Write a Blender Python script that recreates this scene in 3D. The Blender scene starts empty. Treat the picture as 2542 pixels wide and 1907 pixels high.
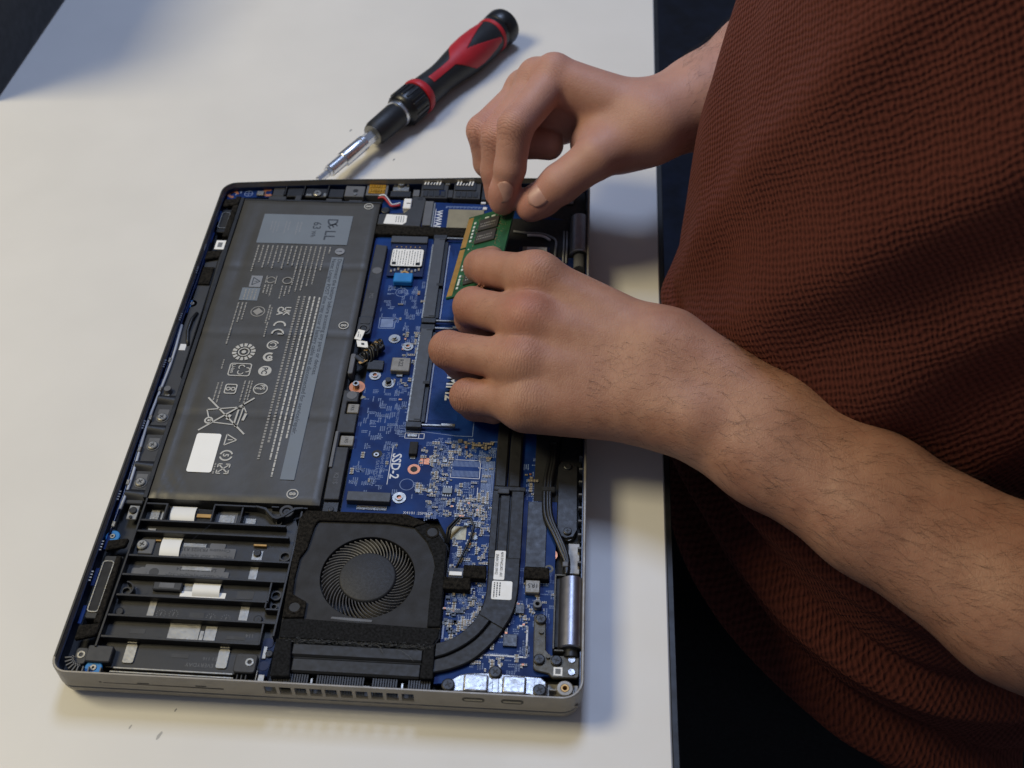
import bpy, bmesh, math, random
import numpy as np
from mathutils import Vector, Matrix

# ---------------------------------------------------------------- scene, camera, light
S = 0.001                                   # all numbers below are millimetres
sc = bpy.context.scene
COL = sc.collection
rnd = random.Random(7)
PI = math.pi

cam = bpy.data.cameras.new('camera')
camo = bpy.data.objects.new('camera', cam); COL.objects.link(camo)
sc.camera = camo
cam.sensor_width = 36.0; cam.lens = 40.924
cam.shift_x = 0.03746; cam.shift_y = -0.00257
cam.clip_start = 0.01; cam.clip_end = 20
right = Vector((0.99684970, 0.07460097, -0.02693283)); up = Vector((-0.03713602, 0.73905871, 0.67261663))
back = Vector((0.07008280, -0.66949751, 0.73950084))
camo.matrix_world = Matrix(((right.x, up.x, back.x, 200.994*S), (right.y, up.y, back.y, -220.106*S),
                            (right.z, up.z, back.z, 448.303*S), (0, 0, 0, 1)))
cam.dof.use_dof = True; cam.dof.focus_distance = 0.545; cam.dof.aperture_fstop = 15.0

world = bpy.data.worlds.new('World'); sc.world = world; world.use_nodes = True
wb = world.node_tree.nodes['Background']
wb.inputs[0].default_value = (0.66, 0.75, 1.0, 1); wb.inputs[1].default_value = 0.16

def area(name, loc, target, size, power, color, size_y=None):
    l = bpy.data.lights.new(name, 'AREA'); l.shape = 'RECTANGLE'; l.size = size; l.size_y = size_y or size
    l.energy = power; l.color = color
    o = bpy.data.objects.new(name, l); COL.objects.link(o)
    o.location = loc
    d = Vector(target)-Vector(loc)
    o.rotation_euler = d.to_track_quat('-Z', 'Y').to_euler()
    return o
# two ceiling lamps, one cool, one warm, both beyond the laptop and to its left
area('cool_ceiling_lamp', (0.12, 0.98, 1.58), (0.1, 0.2, 0), 0.36, 12.5, (0.52, 0.66, 1.0), 0.55)
area('warm_ceiling_lamp', (-0.85, 0.15, 1.32), (0.1, 0.2, 0), 0.5, 16.5, (1.0, 0.87, 0.56), 0.5)

vs = sc.view_settings
vs.view_transform = 'Standard'; vs.look = 'None'; vs.exposure = 0.0; vs.gamma = 1.0; vs.use_curve_mapping = False
sc.render.film_transparent = False
try:
    sc.cycles.use_denoising = True
    sc.cycles.max_bounces = 8
except Exception: pass

# ---------------------------------------------------------------- materials
def lin(c):
    c /= 255.0
    return c/12.92 if c <= 0.04045 else ((c+0.055)/1.055)**2.4
def rgb(h):
    return (lin(int(h[0:2], 16)), lin(int(h[2:4], 16)), lin(int(h[4:6], 16)), 1)
MATS = {}
def N(nt, t, **kw):
    n = nt.nodes.new(t)
    for k, v in kw.items(): setattr(n, k, v)
    return n
def mat(name, col, rough=0.5, metal=0.0, var=0.12, vscale=60, bump=0.0, bscale=900, spec=0.5, col2=None, coat=0.0, rvar=0.15, sss=0):
    """Principled surface with noise in colour, gloss and fine relief (object coordinates, metres)."""
    m = bpy.data.materials.new(name); m.use_nodes = True
    nt = m.node_tree; b = nt.nodes['Principled BSDF']
    tc = N(nt, 'ShaderNodeTexCoord')
    n1 = N(nt, 'ShaderNodeTexNoise'); n1.inputs['Scale'].default_value = vscale; n1.inputs['Detail'].default_value = 5
    nt.links.new(tc.outputs['Object'], n1.inputs['Vector'])
    c = rgb(col) if isinstance(col, str) else tuple(col)+(1,)
    cr = N(nt, 'ShaderNodeValToRGB')
    cr.color_ramp.elements[0].position = 0.3; cr.color_ramp.elements[1].position = 0.7
    lo = tuple(x*(1-var) for x in c[:3])+(1,); hi = tuple(min(1, x*(1+var)) for x in c[:3])+(1,)
    if col2: hi = rgb(col2)
    cr.color_ramp.elements[0].color = lo; cr.color_ramp.elements[1].color = hi
    nt.links.new(n1.outputs['Fac'], cr.inputs[0]); nt.links.new(cr.outputs[0], b.inputs['Base Color'])
    mr = N(nt, 'ShaderNodeMapRange')
    mr.inputs['To Min'].default_value = max(0.03, rough-rvar); mr.inputs['To Max'].default_value = min(1, rough+rvar)
    n2 = N(nt, 'ShaderNodeTexNoise'); n2.inputs['Scale'].default_value = vscale*2.7; n2.inputs['Detail'].default_value = 4
    nt.links.new(tc.outputs['Object'], n2.inputs['Vector'])
    nt.links.new(n2.outputs['Fac'], mr.inputs['Value']); nt.links.new(mr.outputs[0], b.inputs['Roughness'])
    b.inputs['Metallic'].default_value = metal
    b.inputs['Specular IOR Level'].default_value = spec
    if coat: b.inputs['Coat Weight'].default_value = coat; b.inputs['Coat Roughness'].default_value = 0.15
    if bump:
        n3 = N(nt, 'ShaderNodeTexNoise'); n3.inputs['Scale'].default_value = bscale; n3.inputs['Detail'].default_value = 3
        nt.links.new(tc.outputs['Object'], n3.inputs['Vector'])
        bp = N(nt, 'ShaderNodeBump'); bp.inputs['Strength'].default_value = 1.0; bp.inputs['Distance'].default_value = bump*S
        nt.links.new(n3.outputs['Fac'], bp.inputs['Height']); nt.links.new(bp.outputs[0], b.inputs['Normal'])
    MATS[name] = m
    return m

mat('table_white', (0.70, 0.68, 0.645), 0.42, 0, 0.03, 14, 0.02, 1500, rvar=0.08)
mat('table_edge', '0b0d12', 0.45)
mat('floor', '121a2c', 0.9, 0, 0.4, 40)
mat('shell_grey', '8e8981', 0.45, 0.35, 0.08, 120, 0.05, 2500, spec=0.4)
mat('rim_dark', '34322e', 0.5, 0.1, 0.15, 90, 0.05, 2000)
mat('shell_inner', '15171c', 0.5, 0.0, 0.3, 90, 0.04, 2000)
mat('blk', '17181b', 0.45, 0, 0.25, 120, 0.04, 2600)
mat('blk_matte', '131417', 0.75, 0, 0.3, 200, 0.08, 2500)
mat('dark_grey', '2c2d30', 0.55, 0, 0.15, 110, 0.05, 3000)
mat('smudge', 'a9a7a4', 0.6)
mat('lining_blue', '0d1b3c', 0.35, 0, 0.3, 120)
mat('mid_grey', '58595c', 0.5, 0, 0.15, 120, 0.05, 3000)
mat('slot_grey', '3b3e44', 0.5, 0, 0.12, 140, 0.03, 3000)
mat('foam', '121110', 0.95, 0, 0.6, 700, 0.9, 1600, spec=0.15, col2='2e2b27')
mat('foam_fine', '151617', 0.95, 0, 0.4, 900, 0.35, 2600, spec=0.15, col2='26272a')
mat('battery', '3f3e3b', 0.42, 0, 0.07, 45, 0.10, 160, rvar=0.1)
mat('battery_edge', '2c2c2b', 0.4, 0, 0.1, 60, 0.1, 200)
mat('print_grey', '7d8086', 0.5, 0, 0.05, 100)
mat('print_label', '6c747d', 0.45, 0, 0.04, 60)
mat('print_light', 'b4b3ae', 0.5, 0, 0.08, 200)
mat('print_dim', '8a8883', 0.5, 0, 0.1, 200)
mat('print_dark', '33383f', 0.5)
mat('label_white', 'e6e6e4', 0.45, 0, 0.03, 90)
mat('sticker_white', 'f4f4f2', 0.3, 0, 0.01, 50)
mat('ink', '17181a', 0.6)
mat('ink_grey', '6f7276', 0.6)
mat('pcb', '0a2560', 0.5, 0, 0.3, 55, 0.02, 1200, spec=0.16, col2='103678')
mat('pcb_dark', '071a44', 0.45, 0, 0.3, 80, spec=0.3)
mat('trace', '1a4390', 0.45, 0, 0.15, 300, spec=0.3)
mat('silk', 'cdd2dc', 0.6, 0, 0.1, 300)
mat('silk_dim', '6d80a8', 0.6, 0, 0.15, 300)
mat('solder', '86847e', 0.42, 0.9, 0.12, 500, 0.2, 900)
mat('steel', '96948e', 0.4, 0.9, 0.1, 200, 0.05, 900)
mat('steel_dull', '8c8a84', 0.42, 1.0, 0.15, 260, 0.1, 1500)
mat('chrome', 'e2e4e8', 0.27, 1.0, 0.05, 120, rvar=0.06)
mat('alu_bright', 'a3a3a3', 0.38, 0.95, 0.15, 160, 0.5, 220, rvar=0.1)
mat('hinge_steel', '8a8a92', 0.36, 0.95, 0.1, 160, 0.02, 900, rvar=0.06)
mat('copper', 'b87a5a', 0.42, 0.6, 0.1, 300)
mat('gold', 'b08a4e', 0.42, 0.35, 0.12, 260)
mat('gold_tape', 'a57a10', 0.4, 0.3, 0.25, 260, 0.2, 900)
mat('pad_gold', '8f8468', 0.42, 0.45, 0.1, 160)
mat('coil', '7c776d', 0.45, 0.3, 0.12, 300, 0.05, 2500)
mat('chip', '1b1d22', 0.4, 0, 0.2, 300)
mat('ceramic', '8a7f6d', 0.5, 0, 0.35, 900)
mat('blue_rubber', '1173b8', 0.5, 0, 0.1, 200)
mat('navy_film', '0d1e44', 0.2, 0, 0.2, 100)
mat('wire_red', 'a3202c', 0.45)
mat('wire_white', 'd5d6da', 0.45)
mat('wire_black', '111214', 0.4)
mat('wire_grey', '7a7c80', 0.4)
mat('wire_silver', 'a7adba', 0.4)
mat('membrane', '141519', 0.75, 0, 0.2, 100)
mat('fan_plate', '121215', 0.66, 0, 0.12, 60, 0.05, 3000)
mat('fan_blade', '6c6b6a', 0.5, 0, 0.35, 200, 0.05, 2000)
mat('fan_hub', '202124', 0.6, 0, 0.1, 300, 0.06, 3000)
mat('pipe_black', '101114', 0.55, 0.0, 0.15, 160, 0.03, 2600)
mat('bracket_steel', '565249', 0.5, 0.7, 0.12, 200, 0.08, 1500)
mat('ram_green', '1a4a2d', 0.45, 0, 0.2, 120, 0.02, 1500, col2='245f3c')
mat('ram_chip', '37332f', 0.5, 0, 0.15, 300)
mat('cap_white', 'c4cdc4', 0.45, 0, 0.1, 500)
mat('drv_black', '14161b', 0.5, 0, 0.2, 150, 0.06, 2500)
mat('drv_gloss', '0d0f14', 0.36, 0, 0.2, 150)
mat('drv_red', 'a81a26', 0.5, 0, 0.1, 60)
mat('trousers', '07080b', 0.9, 0, 0.3, 200, 0.2, 1500)
mat('box_dark', '10131a', 0.55, 0, 0.2, 60)
mat('box_print', '2a2321', 0.6, 0, 0.3, 60)
mat('hair', '17100b', 0.5)
mat('nail', 'c0968b', 0.36, 0, 0.08, 300)

# ---------------------------------------------------------------- mesh helpers
def tag(o, label=None, cat=None, group=None, kind=None):
    if label: o['label'] = label
    if cat: o['category'] = cat
    if group: o['group'] = group
    if kind: o['kind'] = kind
    return o
def empty(name, loc=(0, 0, 0)):
    o = bpy.data.objects.new(name, None); COL.objects.link(o); o.location = [c*S for c in loc]
    o.empty_display_size = 0.02
    return o
def setp(o, parent):
    """Parent keeping world place (things sit unrotated, so only the base offset matters)."""
    if parent is None: return
    o.parent = parent
    p, q = parent, Vector((0, 0, 0))
    while p is not None:
        q = q+Vector(p.location); p = p.parent
    o.location = Vector(o.location)-q

class MB:
    def __init__(s): s.v = []; s.f = []
    def add(s, vs, fs):
        n = len(s.v); s.v += [tuple(v) for v in vs]; s.f += [tuple(i+n for i in f) for f in fs]; return s
    def box(s, x0, x1, y0, y1, z0, z1):
        return s.add([(x0, y0, z0), (x1, y0, z0), (x1, y1, z0), (x0, y1, z0), (x0, y0, z1), (x1, y0, z1), (x1, y1, z1), (x0, y1, z1)],
                     [(3, 2, 1, 0), (4, 5, 6, 7), (0, 1, 5, 4), (1, 2, 6, 5), (2, 3, 7, 6), (3, 0, 4, 7)])
    def obox(s, c, ex, ey, ez):
        c, ex, ey, ez = map(Vector, (c, ex, ey, ez))
        p = [c-ex-ey-ez, c+ex-ey-ez, c+ex+ey-ez, c-ex+ey-ez, c-ex-ey+ez, c+ex-ey+ez, c+ex+ey+ez, c-ex+ey+ez]
        return s.add(p, [(3, 2, 1, 0), (4, 5, 6, 7), (0, 1, 5, 4), (1, 2, 6, 5), (2, 3, 7, 6), (3, 0, 4, 7)])
    def prism(s, poly, z0, z1):
        n = len(poly)
        a = sum(poly[i][0]*poly[(i+1) % n][1]-poly[(i+1) % n][0]*poly[i][1] for i in range(n))
        if a < 0: poly = poly[::-1]
        vs = [(x, y, z0) for x, y in poly]+[(x, y, z1) for x, y in poly]
        return s.add(vs, [tuple(range(n-1, -1, -1)), tuple(range(n, 2*n))]+[(i, (i+1) % n, n+(i+1) % n, n+i) for i in range(n)])
    def flat(s, poly, z):
        n = len(poly)
        a = sum(poly[i][0]*poly[(i+1) % n][1]-poly[(i+1) % n][0]*poly[i][1] for i in range(n))
        if a < 0: poly = poly[::-1]
        return s.add([(x, y, z) for x, y in poly], [tuple(range(n))])
    def cyl(s, x, y, z0, z1, r, r2=None, n=20):
        r2 = r if r2 is None else r2
        a = [(x+r*math.cos(2*PI*i/n), y+r*math.sin(2*PI*i/n), z0) for i in range(n)]
        b = [(x+r2*math.cos(2*PI*i/n), y+r2*math.sin(2*PI*i/n), z1) for i in range(n)]
        return s.add(a+b, [tuple(range(n-1, -1, -1)), tuple(range(n, 2*n))]+[(i, (i+1) % n, n+(i+1) % n, n+i) for i in range(n)])
    def ring(s, x, y, z0, z1, r0, r1, n=24, a0=0, a1=2*PI):
        full = abs(a1-a0-2*PI) < 1e-6
        m = n if full else n+1
        vs = []
        for i in range(m):
            a = a0+(a1-a0)*i/n; c, d = math.cos(a), math.sin(a)
            vs += [(x+r0*c, y+r0*d, z0), (x+r1*c, y+r1*d, z0), (x+r1*c, y+r1*d, z1), (x+r0*c, y+r0*d, z1)]
        fs = []
        for i in range(n):
            p, q = 4*i, 4*((i+1) % m)
            fs += [(p+3, p+2, q+2, q+3), (p+1, p, q, q+1), (p+2, p+1, q+1, q+2), (p, p+3, q+3, q)]
        if not full: fs += [(0, 1, 2, 3), (4*n+3, 4*n+2, 4*n+1, 4*n)]
        return s.add(vs, fs)
    def loft(s, rings, cap=True):
        n = len(rings[0]); vs = [p for r in rings for p in r]; fs = []
        for k in range(len(rings)-1):
            for i in range(n):
                j = (i+1) % n
                fs.append((k*n+i, k*n+j, (k+1)*n+j, (k+1)*n+i))
        if cap: fs += [tuple(range(n-1, -1, -1)), tuple(range((len(rings)-1)*n, len(rings)*n))]
        return s.add(vs, fs)
    def tube(s, pts, r, n=8):
        pts = [Vector(p) for p in pts]; rings = []
        rr = r if isinstance(r, (list, tuple)) else [r]*len(pts)
        ref = None
        for i, p in enumerate(pts):
            t = (pts[min(i+1, len(pts)-1)]-pts[max(i-1, 0)]).normalized()
            if ref is None: ref = Vector((0, 0, 1)) if abs(t.z) < 0.9 else Vector((1, 0, 0))
            u = t.cross(ref).normalized(); w = u.cross(t).normalized(); ref = w
            rings.append([p+rr[i]*(math.cos(2*PI*k/n)*w+math.sin(2*PI*k/n)*u) for k in range(n)])
        return s.loft(rings)
    def build(s, name, m, parent=None, smooth=False, bevel=0, seg=1):
        me = bpy.data.meshes.new(name)
        me.from_pydata([(x*S, y*S, z*S) for x, y, z in s.v], [], s.f)
        me.update()
        me.materials.append(MATS[m] if isinstance(m, str) else m)
        o = bpy.data.objects.new(name, me); COL.objects.link(o)
        if smooth: me.polygons.foreach_set('use_smooth', [True]*len(me.polygons))
        if bevel:
            b = o.modifiers.new('bevel', 'BEVEL'); b.width = bevel*S; b.segments = seg; b.limit_method = 'ANGLE'
        if smooth == 'auto':
            me.set_sharp_from_angle(angle=math.radians(40))
        setp(o, parent)
        return o
def rr(x0, x1, y0, y1, r, n=5):
    """rounded rectangle outline, counter-clockwise"""
    p = []
    for cx, cy, a in ((x1-r, y0+r, -PI/2), (x1-r, y1-r, 0), (x0+r, y1-r, PI/2), (x0+r, y0+r, PI)):
        for i in range(n+1):
            t = a+PI/2*i/n; p.append((cx+r*math.cos(t), cy+r*math.sin(t)))
    return p
def box(name, m, parent, x0, x1, y0, y1, z0, z1, bevel=0):
    return MB().box(x0, x1, y0, y1, z0, z1).build(name, m, parent, bevel=bevel)
def put(src, name, parent, x, y, z, rot=0, k=1.0, m=None):
    """another object sharing the mesh of src (built at the origin)"""
    o = bpy.data.objects.new(name, src.data); COL.objects.link(o)
    o.location = (x*S, y*S, z*S); o.rotation_euler = (0, 0, rot); o.scale = (k, k, k)
    for md in src.modifiers:
        b = o.modifiers.new(md.name, md.type)
        if md.type == 'BEVEL': b.width = md.width; b.segments = md.segments; b.limit_method = md.limit_method
    setp(o, parent)
    return o
ROT = {'D': -PI/2, 'U': PI/2, 'R': 0.0, 'X': PI}
def text(name, s, x, y, z, size, m, parent, rot='D', bold=0.0, align='LEFT', sx=1.0, thick=0):
    cu = bpy.data.curves.new(name, 'FONT'); cu.body = s; cu.size = size*S; cu.align_x = align; cu.offset = bold*S
    cu.resolution_u = 2; cu.extrude = thick*S
    to = bpy.data.objects.new(name, cu)
    COL.objects.link(to); bpy.context.view_layer.update()
    me = bpy.data.meshes.new_from_object(to.evaluated_get(bpy.context.evaluated_depsgraph_get()))
    bpy.data.objects.remove(to)
    me.materials.clear(); me.materials.append(MATS[m])
    o = bpy.data.objects.new(name, me); COL.objects.link(o)
    o.location = (x*S, y*S, z*S); o.rotation_euler = (0, 0, ROT[rot] if isinstance(rot, str) else rot); o.scale = (sx, 1, 1)
    setp(o, parent)
    return o
def bars(lines, z, h, mb=None, gap=0.45, wl=(0.8, 2.6)):
    """fine print too small to read: rows of word-sized marks running towards -y; lines = (x, y start, length)"""
    mb = mb or MB()
    for x, y, L in lines:
        t = 0
        while t < L:
            w = min(rnd.uniform(*wl), L-t)
            if w > 0.3: mb.flat([(x-h/2, y-t-w), (x+h/2, y-t-w), (x+h/2, y-t), (x-h/2, y-t)], z)
            t += w+gap
    return mb
# ---------------------------------------------------------------- the setting
tag(MB().box(-1400, 2200, -1500, 2600, -760, -740).build('floor', 'floor'), kind='structure')
TBL = empty('table')
TBL.location = (0, 0, -25*S)
tag(TBL, 'white laminate table top with a black edge under the opened laptop', 'table')
# the edge facing the sitter runs very slightly askew
te = [(-900, -700), (252, -700), (253.4, 0), (255, 140), (258.5, 355), (263, 600), (272, 1000), (-900, 1000)]
MB().prism(te, -25, 0).build('table_top', 'table_white', TBL, bevel=0.6)
eb = [(252.05, -700), (253.45, 0), (255.05, 140), (258.55, 355), (263.05, 600), (272.05, 1000), (275, 1000), (266, 600), (261.5, 355), (258, 140), (256.4, 0), (255, -700)]
MB().prism(eb, -26, -0.2).build('edge_band', 'table_edge', TBL, bevel=0.4)
for lx, ly in ((-800, -600), (180, -600), (-800, 900), (180, 900)):
    MB().box(lx-20, lx+20, ly-20, ly+20, -740, -25).build('leg', 'table_edge', TBL)
BX = empty('dark_box', (-280, 560, 0))
tag(BX, 'dark box at the back left corner of the table', 'box')
MB().prism([(-420, 425), (-184.5, 425), (-176, 620), (-172, 800), (-420, 800)], 0, 180).build('box_body', 'box_dark', BX, bevel=2, seg=2)
pm = MB()
for k, (z0, z1, y0, y1) in enumerate(((52, 60, 452, 640), (66, 72, 470, 620))):
    y = y0
    while y < y1:
        w = rnd.uniform(5, 12); xx = lambda q: -184.5+(q-425)*8.5/195+0.4
        pm.add([(xx(y), y, z0), (xx(y+w), y+w, z0), (xx(y+w), y+w, z1), (xx(y), y, z1)], [(0, 1, 2, 3)]); y += w+rnd.uniform(1.5, 5)
pm.build('faint_print', 'box_print', BX)
# small marks and crumbs on the table
for nm, x, y, r in (('pencil_mark', 44, -17, 1.5), ('pencil_mark', 31, -14, 0.8), ('crumb', 62, 402, 1.0), ('crumb', 94, 372, 0.9), ('crumb', 48, -5.5, 0.6)):
    pl = [(x+r*(1.0 if i % 2 else 0.7)*0.55*math.cos(i*PI/5)+r*0.5*math.sin(i*PI/5), y+r*1.3*math.sin(i*PI/5)) for i in range(10)]
    o = MB().prism(pl, 0.0, 0.06).build(nm, 'smudge' if nm == 'pencil_mark' else 'ink_grey')
    lab = {(44, -17): 'grey pencil smudge on the table in front of the laptop edge', (31, -14): 'faint small smudge left of the pencil mark on the table',
           (62, 402): 'tiny grey crumb on the table left of the screwdriver collar', (94, 372): 'tiny grey crumb on the table right of the screwdriver shaft',
           (48, -5.5): 'tiny dark speck on the table close to the laptop edge'}[(x, y)]
    tag(o, lab, 'mark' if nm == 'pencil_mark' else 'crumb')

# ---------------------------------------------------------------- laptop, bottom cover off, lying on its lid
LAP = empty('laptop')
tag(LAP, 'opened grey laptop lying upside down with its blue circuit board exposed', 'laptop')
W, L = 217.0, 332.0
def outline(i, n=7):
    """outline of the chassis, inset by i"""
    p = []
    def arc(cx, cy, r, a):
        for k in range(n+1):
            t = a+PI/2*k/n; p.append((cx+r*math.cos(t), cy+r*math.sin(t)))
    r = 9-min(i, 6)
    arc(W-i-r, i-1+r, r, -PI/2)
    arc(W-i-r, L-i-r, r, 0)
    p.append((150, 330.7-i)); p.append((106, 327.8-i)); p.append((63, 325.6-i))
    arc(i+r, 320.5-i-r, r, PI/2)
    r = 7-min(i, 4.5)
    arc(i+r-2.2, i-1.6+r, r, PI)
    return p
def wall(mb, o, inn, z0, z1, skip=None):
    n = len(o)
    for k in range(n):
        j = (k+1) % n
        if skip and skip(o[k], o[j]): continue
        mb.add([(o[k][0], o[k][1], z0), (o[j][0], o[j][1], z0), (o[j][0], o[j][1], z1), (o[k][0], o[k][1], z1)], [(0, 1, 2, 3)])
        mb.add([(inn[k][0], inn[k][1], z0), (inn[j][0], inn[j][1], z0), (inn[j][0], inn[j][1], z1), (inn[k][0], inn[k][1], z1)], [(3, 2, 1, 0)])
    return mb
# lid underneath: lofted, rounded lower edge
LID = MB().loft([[(x, y, 0.4) for x, y in outline(5.5)], [(x, y, 1.3) for x, y in outline(2.6)], [(x, y, 3.2) for x, y in outline(0.9)],
                 [(x, y, 5.2) for x, y in outline(0.4)], [(x, y, 7.2) for x, y in outline(0.3)], [(x, y, 7.6) for x, y in outline(0.9)]]).build('lid', 'shell_grey', LAP, smooth='auto')
MB().loft([[(x, y, 7.6) for x, y in outline(2.0)], [(x, y, 8.9) for x, y in outline(2.0)]]).build('lid_gap', 'blk', LAP)
# base shell: side walls with rim, floor, vents cut through the near wall
sh = MB()
o0, i0 = outline(0), outline(1.25)
near = lambda a, b: abs(a[1]+1.3) < 0.5 and abs(b[1]+1.3) < 0.5 and abs(a[0]-b[0]) > 50
wall(sh, o0, i0, 8.9, 11.3); wall(sh, o0, i0, 11.3, 17.3, near)
wall(sh, o0, i0, 17.3, 19.6)
oc, ic = outline(0.4), outline(1.0)
n = len(o0)
rim = MB()
for k in range(n):
    j = (k+1) % n
    mx_, my_ = (o0[k][0]+o0[j][0])/2, (o0[k][1]+o0[j][1])/2
    t_ = rim if (mx_ < 3.5 and my_ > 8) or my_ > 312 else sh
    t_.add([(*o0[k], 19.6), (*o0[j], 19.6), (*oc[j], 20), (*oc[k], 20)], [(0, 1, 2, 3)])
    t_.add([(*oc[k], 20), (*oc[j], 20), (*ic[j], 20), (*ic[k], 20)], [(0, 1, 2, 3)])
    t_.add([(*ic[k], 20), (*ic[j], 20), (*i0[j], 19.6), (*i0[k], 19.6)], [(0, 1, 2, 3)])
rim.build('rim_edge', 'rim_dark', LAP)
vx = [87.2+6.28*k for k in range(11)]
xs = [9.0]+[x for k in range(10) for x in (vx[k], vx[k]+4.9)]+[W-9.0]
xs[0] = 4.8
wy = lambda x: -1.6+0.6*min(1, max(0, (x-4.8)/203.2))
for k in range(0, len(xs), 2):
    a_, b_ = xs[k], xs[k+1]; sh.prism([(a_, wy(a_)), (b_, wy(b_)), (b_, wy(b_)+1.3), (a_, wy(a_)+1.3)], 11.3, 17.3)
SHELL = sh.build('base_shell', 'shell_grey', LAP)
MB().prism(outline(1.3), 9.0, 10.0).build('shell_floor', 'shell_inner', LAP)
for x0, x1 in ((168.6, 176.9), (184.3, 192.6)):
    sl = [(x, z) for x, z in rr(x0-0.4, x1+0.4, 13.9, 17.1, 1.55)]
    m_ = MB(); m_.v = [(x, -1.22, z) for x, z in sl]+[(x, -0.9, z) for x, z in sl]; k = len(sl)
    m_.f = [tuple(range(k))]+[(i, i+k, (i+1) % k+k, (i+1) % k) for i in range(k)]
    port = m_.build('port', 'blk', LAP)
    sl2 = rr(x0+0.5, x1-0.5, 14.9, 16.1, 0.55)
    m_ = MB(); m_.v = [(x, -1.28, z) for x, z in sl2]; m_.f = [tuple(range(len(sl2)))]
    m_.build('port_tongue', 'steel_dull', port)
# thin slot and little marks on the near wall
box('card_slot', 'blk', LAP, 19.5, 70, -1.62, -0.9, 13.0, 13.35)
box('wall_mark', 'blk_matte', LAP, 34, 39, -1.6, -0.9, 14.0, 14.5); box('wall_mark', 'blk_matte', LAP, 58.5, 63, -1.56, -0.9, 14.3, 14.8)
MB().box(17.8, 18.8, -1.64, -0.9, 13.2, 14.1).build('wall_mark', 'blk', LAP)
# dark inner lining behind the side walls
il = MB(); a_, b_ = outline(1.27), outline(1.8)
far_ = lambda a, b: abs(a[0]-b[0]) > 50 and a[1] < 5
wall(il, a_, b_, 10, 16.8, far_)
for k in range(n):
    j = (k+1) % n; il.add([(*a_[k], 16.8), (*a_[j], 16.8), (*b_[j], 16.8), (*b_[k], 16.8)], [(0, 1, 2, 3)])
il.build('inner_lining', 'lining_blue', LAP)

# ---- shared small parts
def screw_mesh(name, m, r=1.9, h=0.9):
    mb = MB().cyl(0, 0, 0, h*0.75, r, n=16)
    mb.cyl(0, 0, h*0.75, h, r, r*0.8, n=16)
    o = mb.build(name, m, None); o.data.name = name
    return o
PROTO = []
SCR_B = screw_mesh('screw', 'blk'); SCR_S = screw_mesh('screw', 'steel')
SCR_B2 = MB().ring(0, 0, 0, 1.0, 0.9, 1.9, 16).cyl(0, 0, 0, 0.5, 0.92, n=12).build('screw_ring', 'steel')
CROSS = MB().box(-0.95, 0.95, -0.2, 0.2, 0, 0.02).box(-0.2, 0.2, -0.95, -0.2, 0, 0.02).box(-0.2, 0.2, 0.2, 0.95, 0, 0.02).build('cross_recess', 'ink', None)
PROTO += [SCR_B, SCR_S, SCR_B2, CROSS]
def screw(x, y, z, parent, m='b', k=1.0, rot=None):
    rot = rnd.uniform(0, 1.5) if rot is None else rot
    src = SCR_B if m == 'b' else SCR_S
    o = put(src, 'screw', parent, x, y, z, rot, k)
    c = bpy.data.objects.new('cross_recess', CROSS.data); COL.objects.link(c)
    c.parent = o; c.location = (0, 0, 0.915*S)
    return o
def standoff(x, y, z, parent, r=2.9, hole='blk'):
    mb = MB().ring(x, y, z, z+0.5, r*0.55, r, 20).ring(x, y, z, z+1.1, r*0.36, r*0.58, 16)
    o = mb.build('standoff', 'steel', parent, smooth='auto')
    MB().cyl(x, y, z, z+0.3, r*0.4, n=12).build('hole', hole, parent)
    return o

# ---------------------------------------------------------------- battery
BAT = empty('battery'); setp(BAT, LAP); tag(BAT, 'flat dark grey battery pack with printed warnings')
# cell outline: soft humps and grooves between the pouch cells
nx, ny = 40, 100
x0, x1, y0, y1 = 14.8, 95.2, 90.0, 307.2
vs_, fs_ = [], []
def bz(u, v):
    x = x0+(x1-x0)*u; y = y0+(y1-y0)*v
    z = 18.0
    for gy in (142, 198, 250): z -= 0.45*math.exp(-((y-gy-(x-55)*0.02)/1.6)**2)
    z -= 0.5*math.exp(-((x-20-(y-90)*0.03)/2.2)**2)*(0.5+0.5*math.sin(y*0.05+1))
    e = min(x-x0, x1-x, y-y0, y1-y)
    z -= 1.0*max(0, 1-e/2.2)**2
    z += 0.12*math.sin(x*0.21+y*0.05)+0.10*math.sin(y*0.13-x*0.04)
    z += 0.35*math.exp(-((x-22)/7)**2-((y-99)/9)**2)*math.sin(x*0.9+y*0.6)
    return x, y, z
for j in range(ny+1):
    for i in range(nx+1):
        t = i/nx; u = t if 0.0 < t < 1 else t
        vs_.append(bz(u, j/ny))
for j in range(ny):
    for i in range(nx):
        a = j*(nx+1)+i; fs_.append((a, a+1, a+nx+2, a+nx+1))
per = [i for i in range(nx+1)]+[j*(nx+1)+nx for j in range(1, ny+1)]+[ny*(nx+1)+i for i in range(nx-1, -1, -1)]+[j*(nx+1) for j in range(ny-1, 0, -1)]
k0 = len(vs_)
for q in per: vs_.append((vs_[q][0], vs_[q][1], 10.2))
for q in range(len(per)):
    q2 = (q+1) % len(per); fs_.append((per[q2], per[q], k0+q, k0+q2))
mb = MB(); mb.v = vs_; mb.f = fs_
mb.build('battery_pack', 'battery', BAT, smooth='auto')
ZB = 18.32
def lab(name, m, x0, x1, y0, y1, z=ZB, r=0.0):
    return (MB().prism(rr(x0, x1, y0, y1, r) if r else [(x0, y0), (x1, y0), (x1, y1), (x0, y1)], z-0.12, z)).build(name, m, BAT)
lab('grey_label', 'print_label', 29.6, 81.3, 268.7, 294.0)
lab('warning_bar', 'print_label', 74.5, 81.2, 103, 258.3)
lab('white_sticker', 'sticker_white', 29.1, 41.2, 105.2, 128.8, ZB+0.03, 1.3)
zt = ZB+0.03
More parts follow.
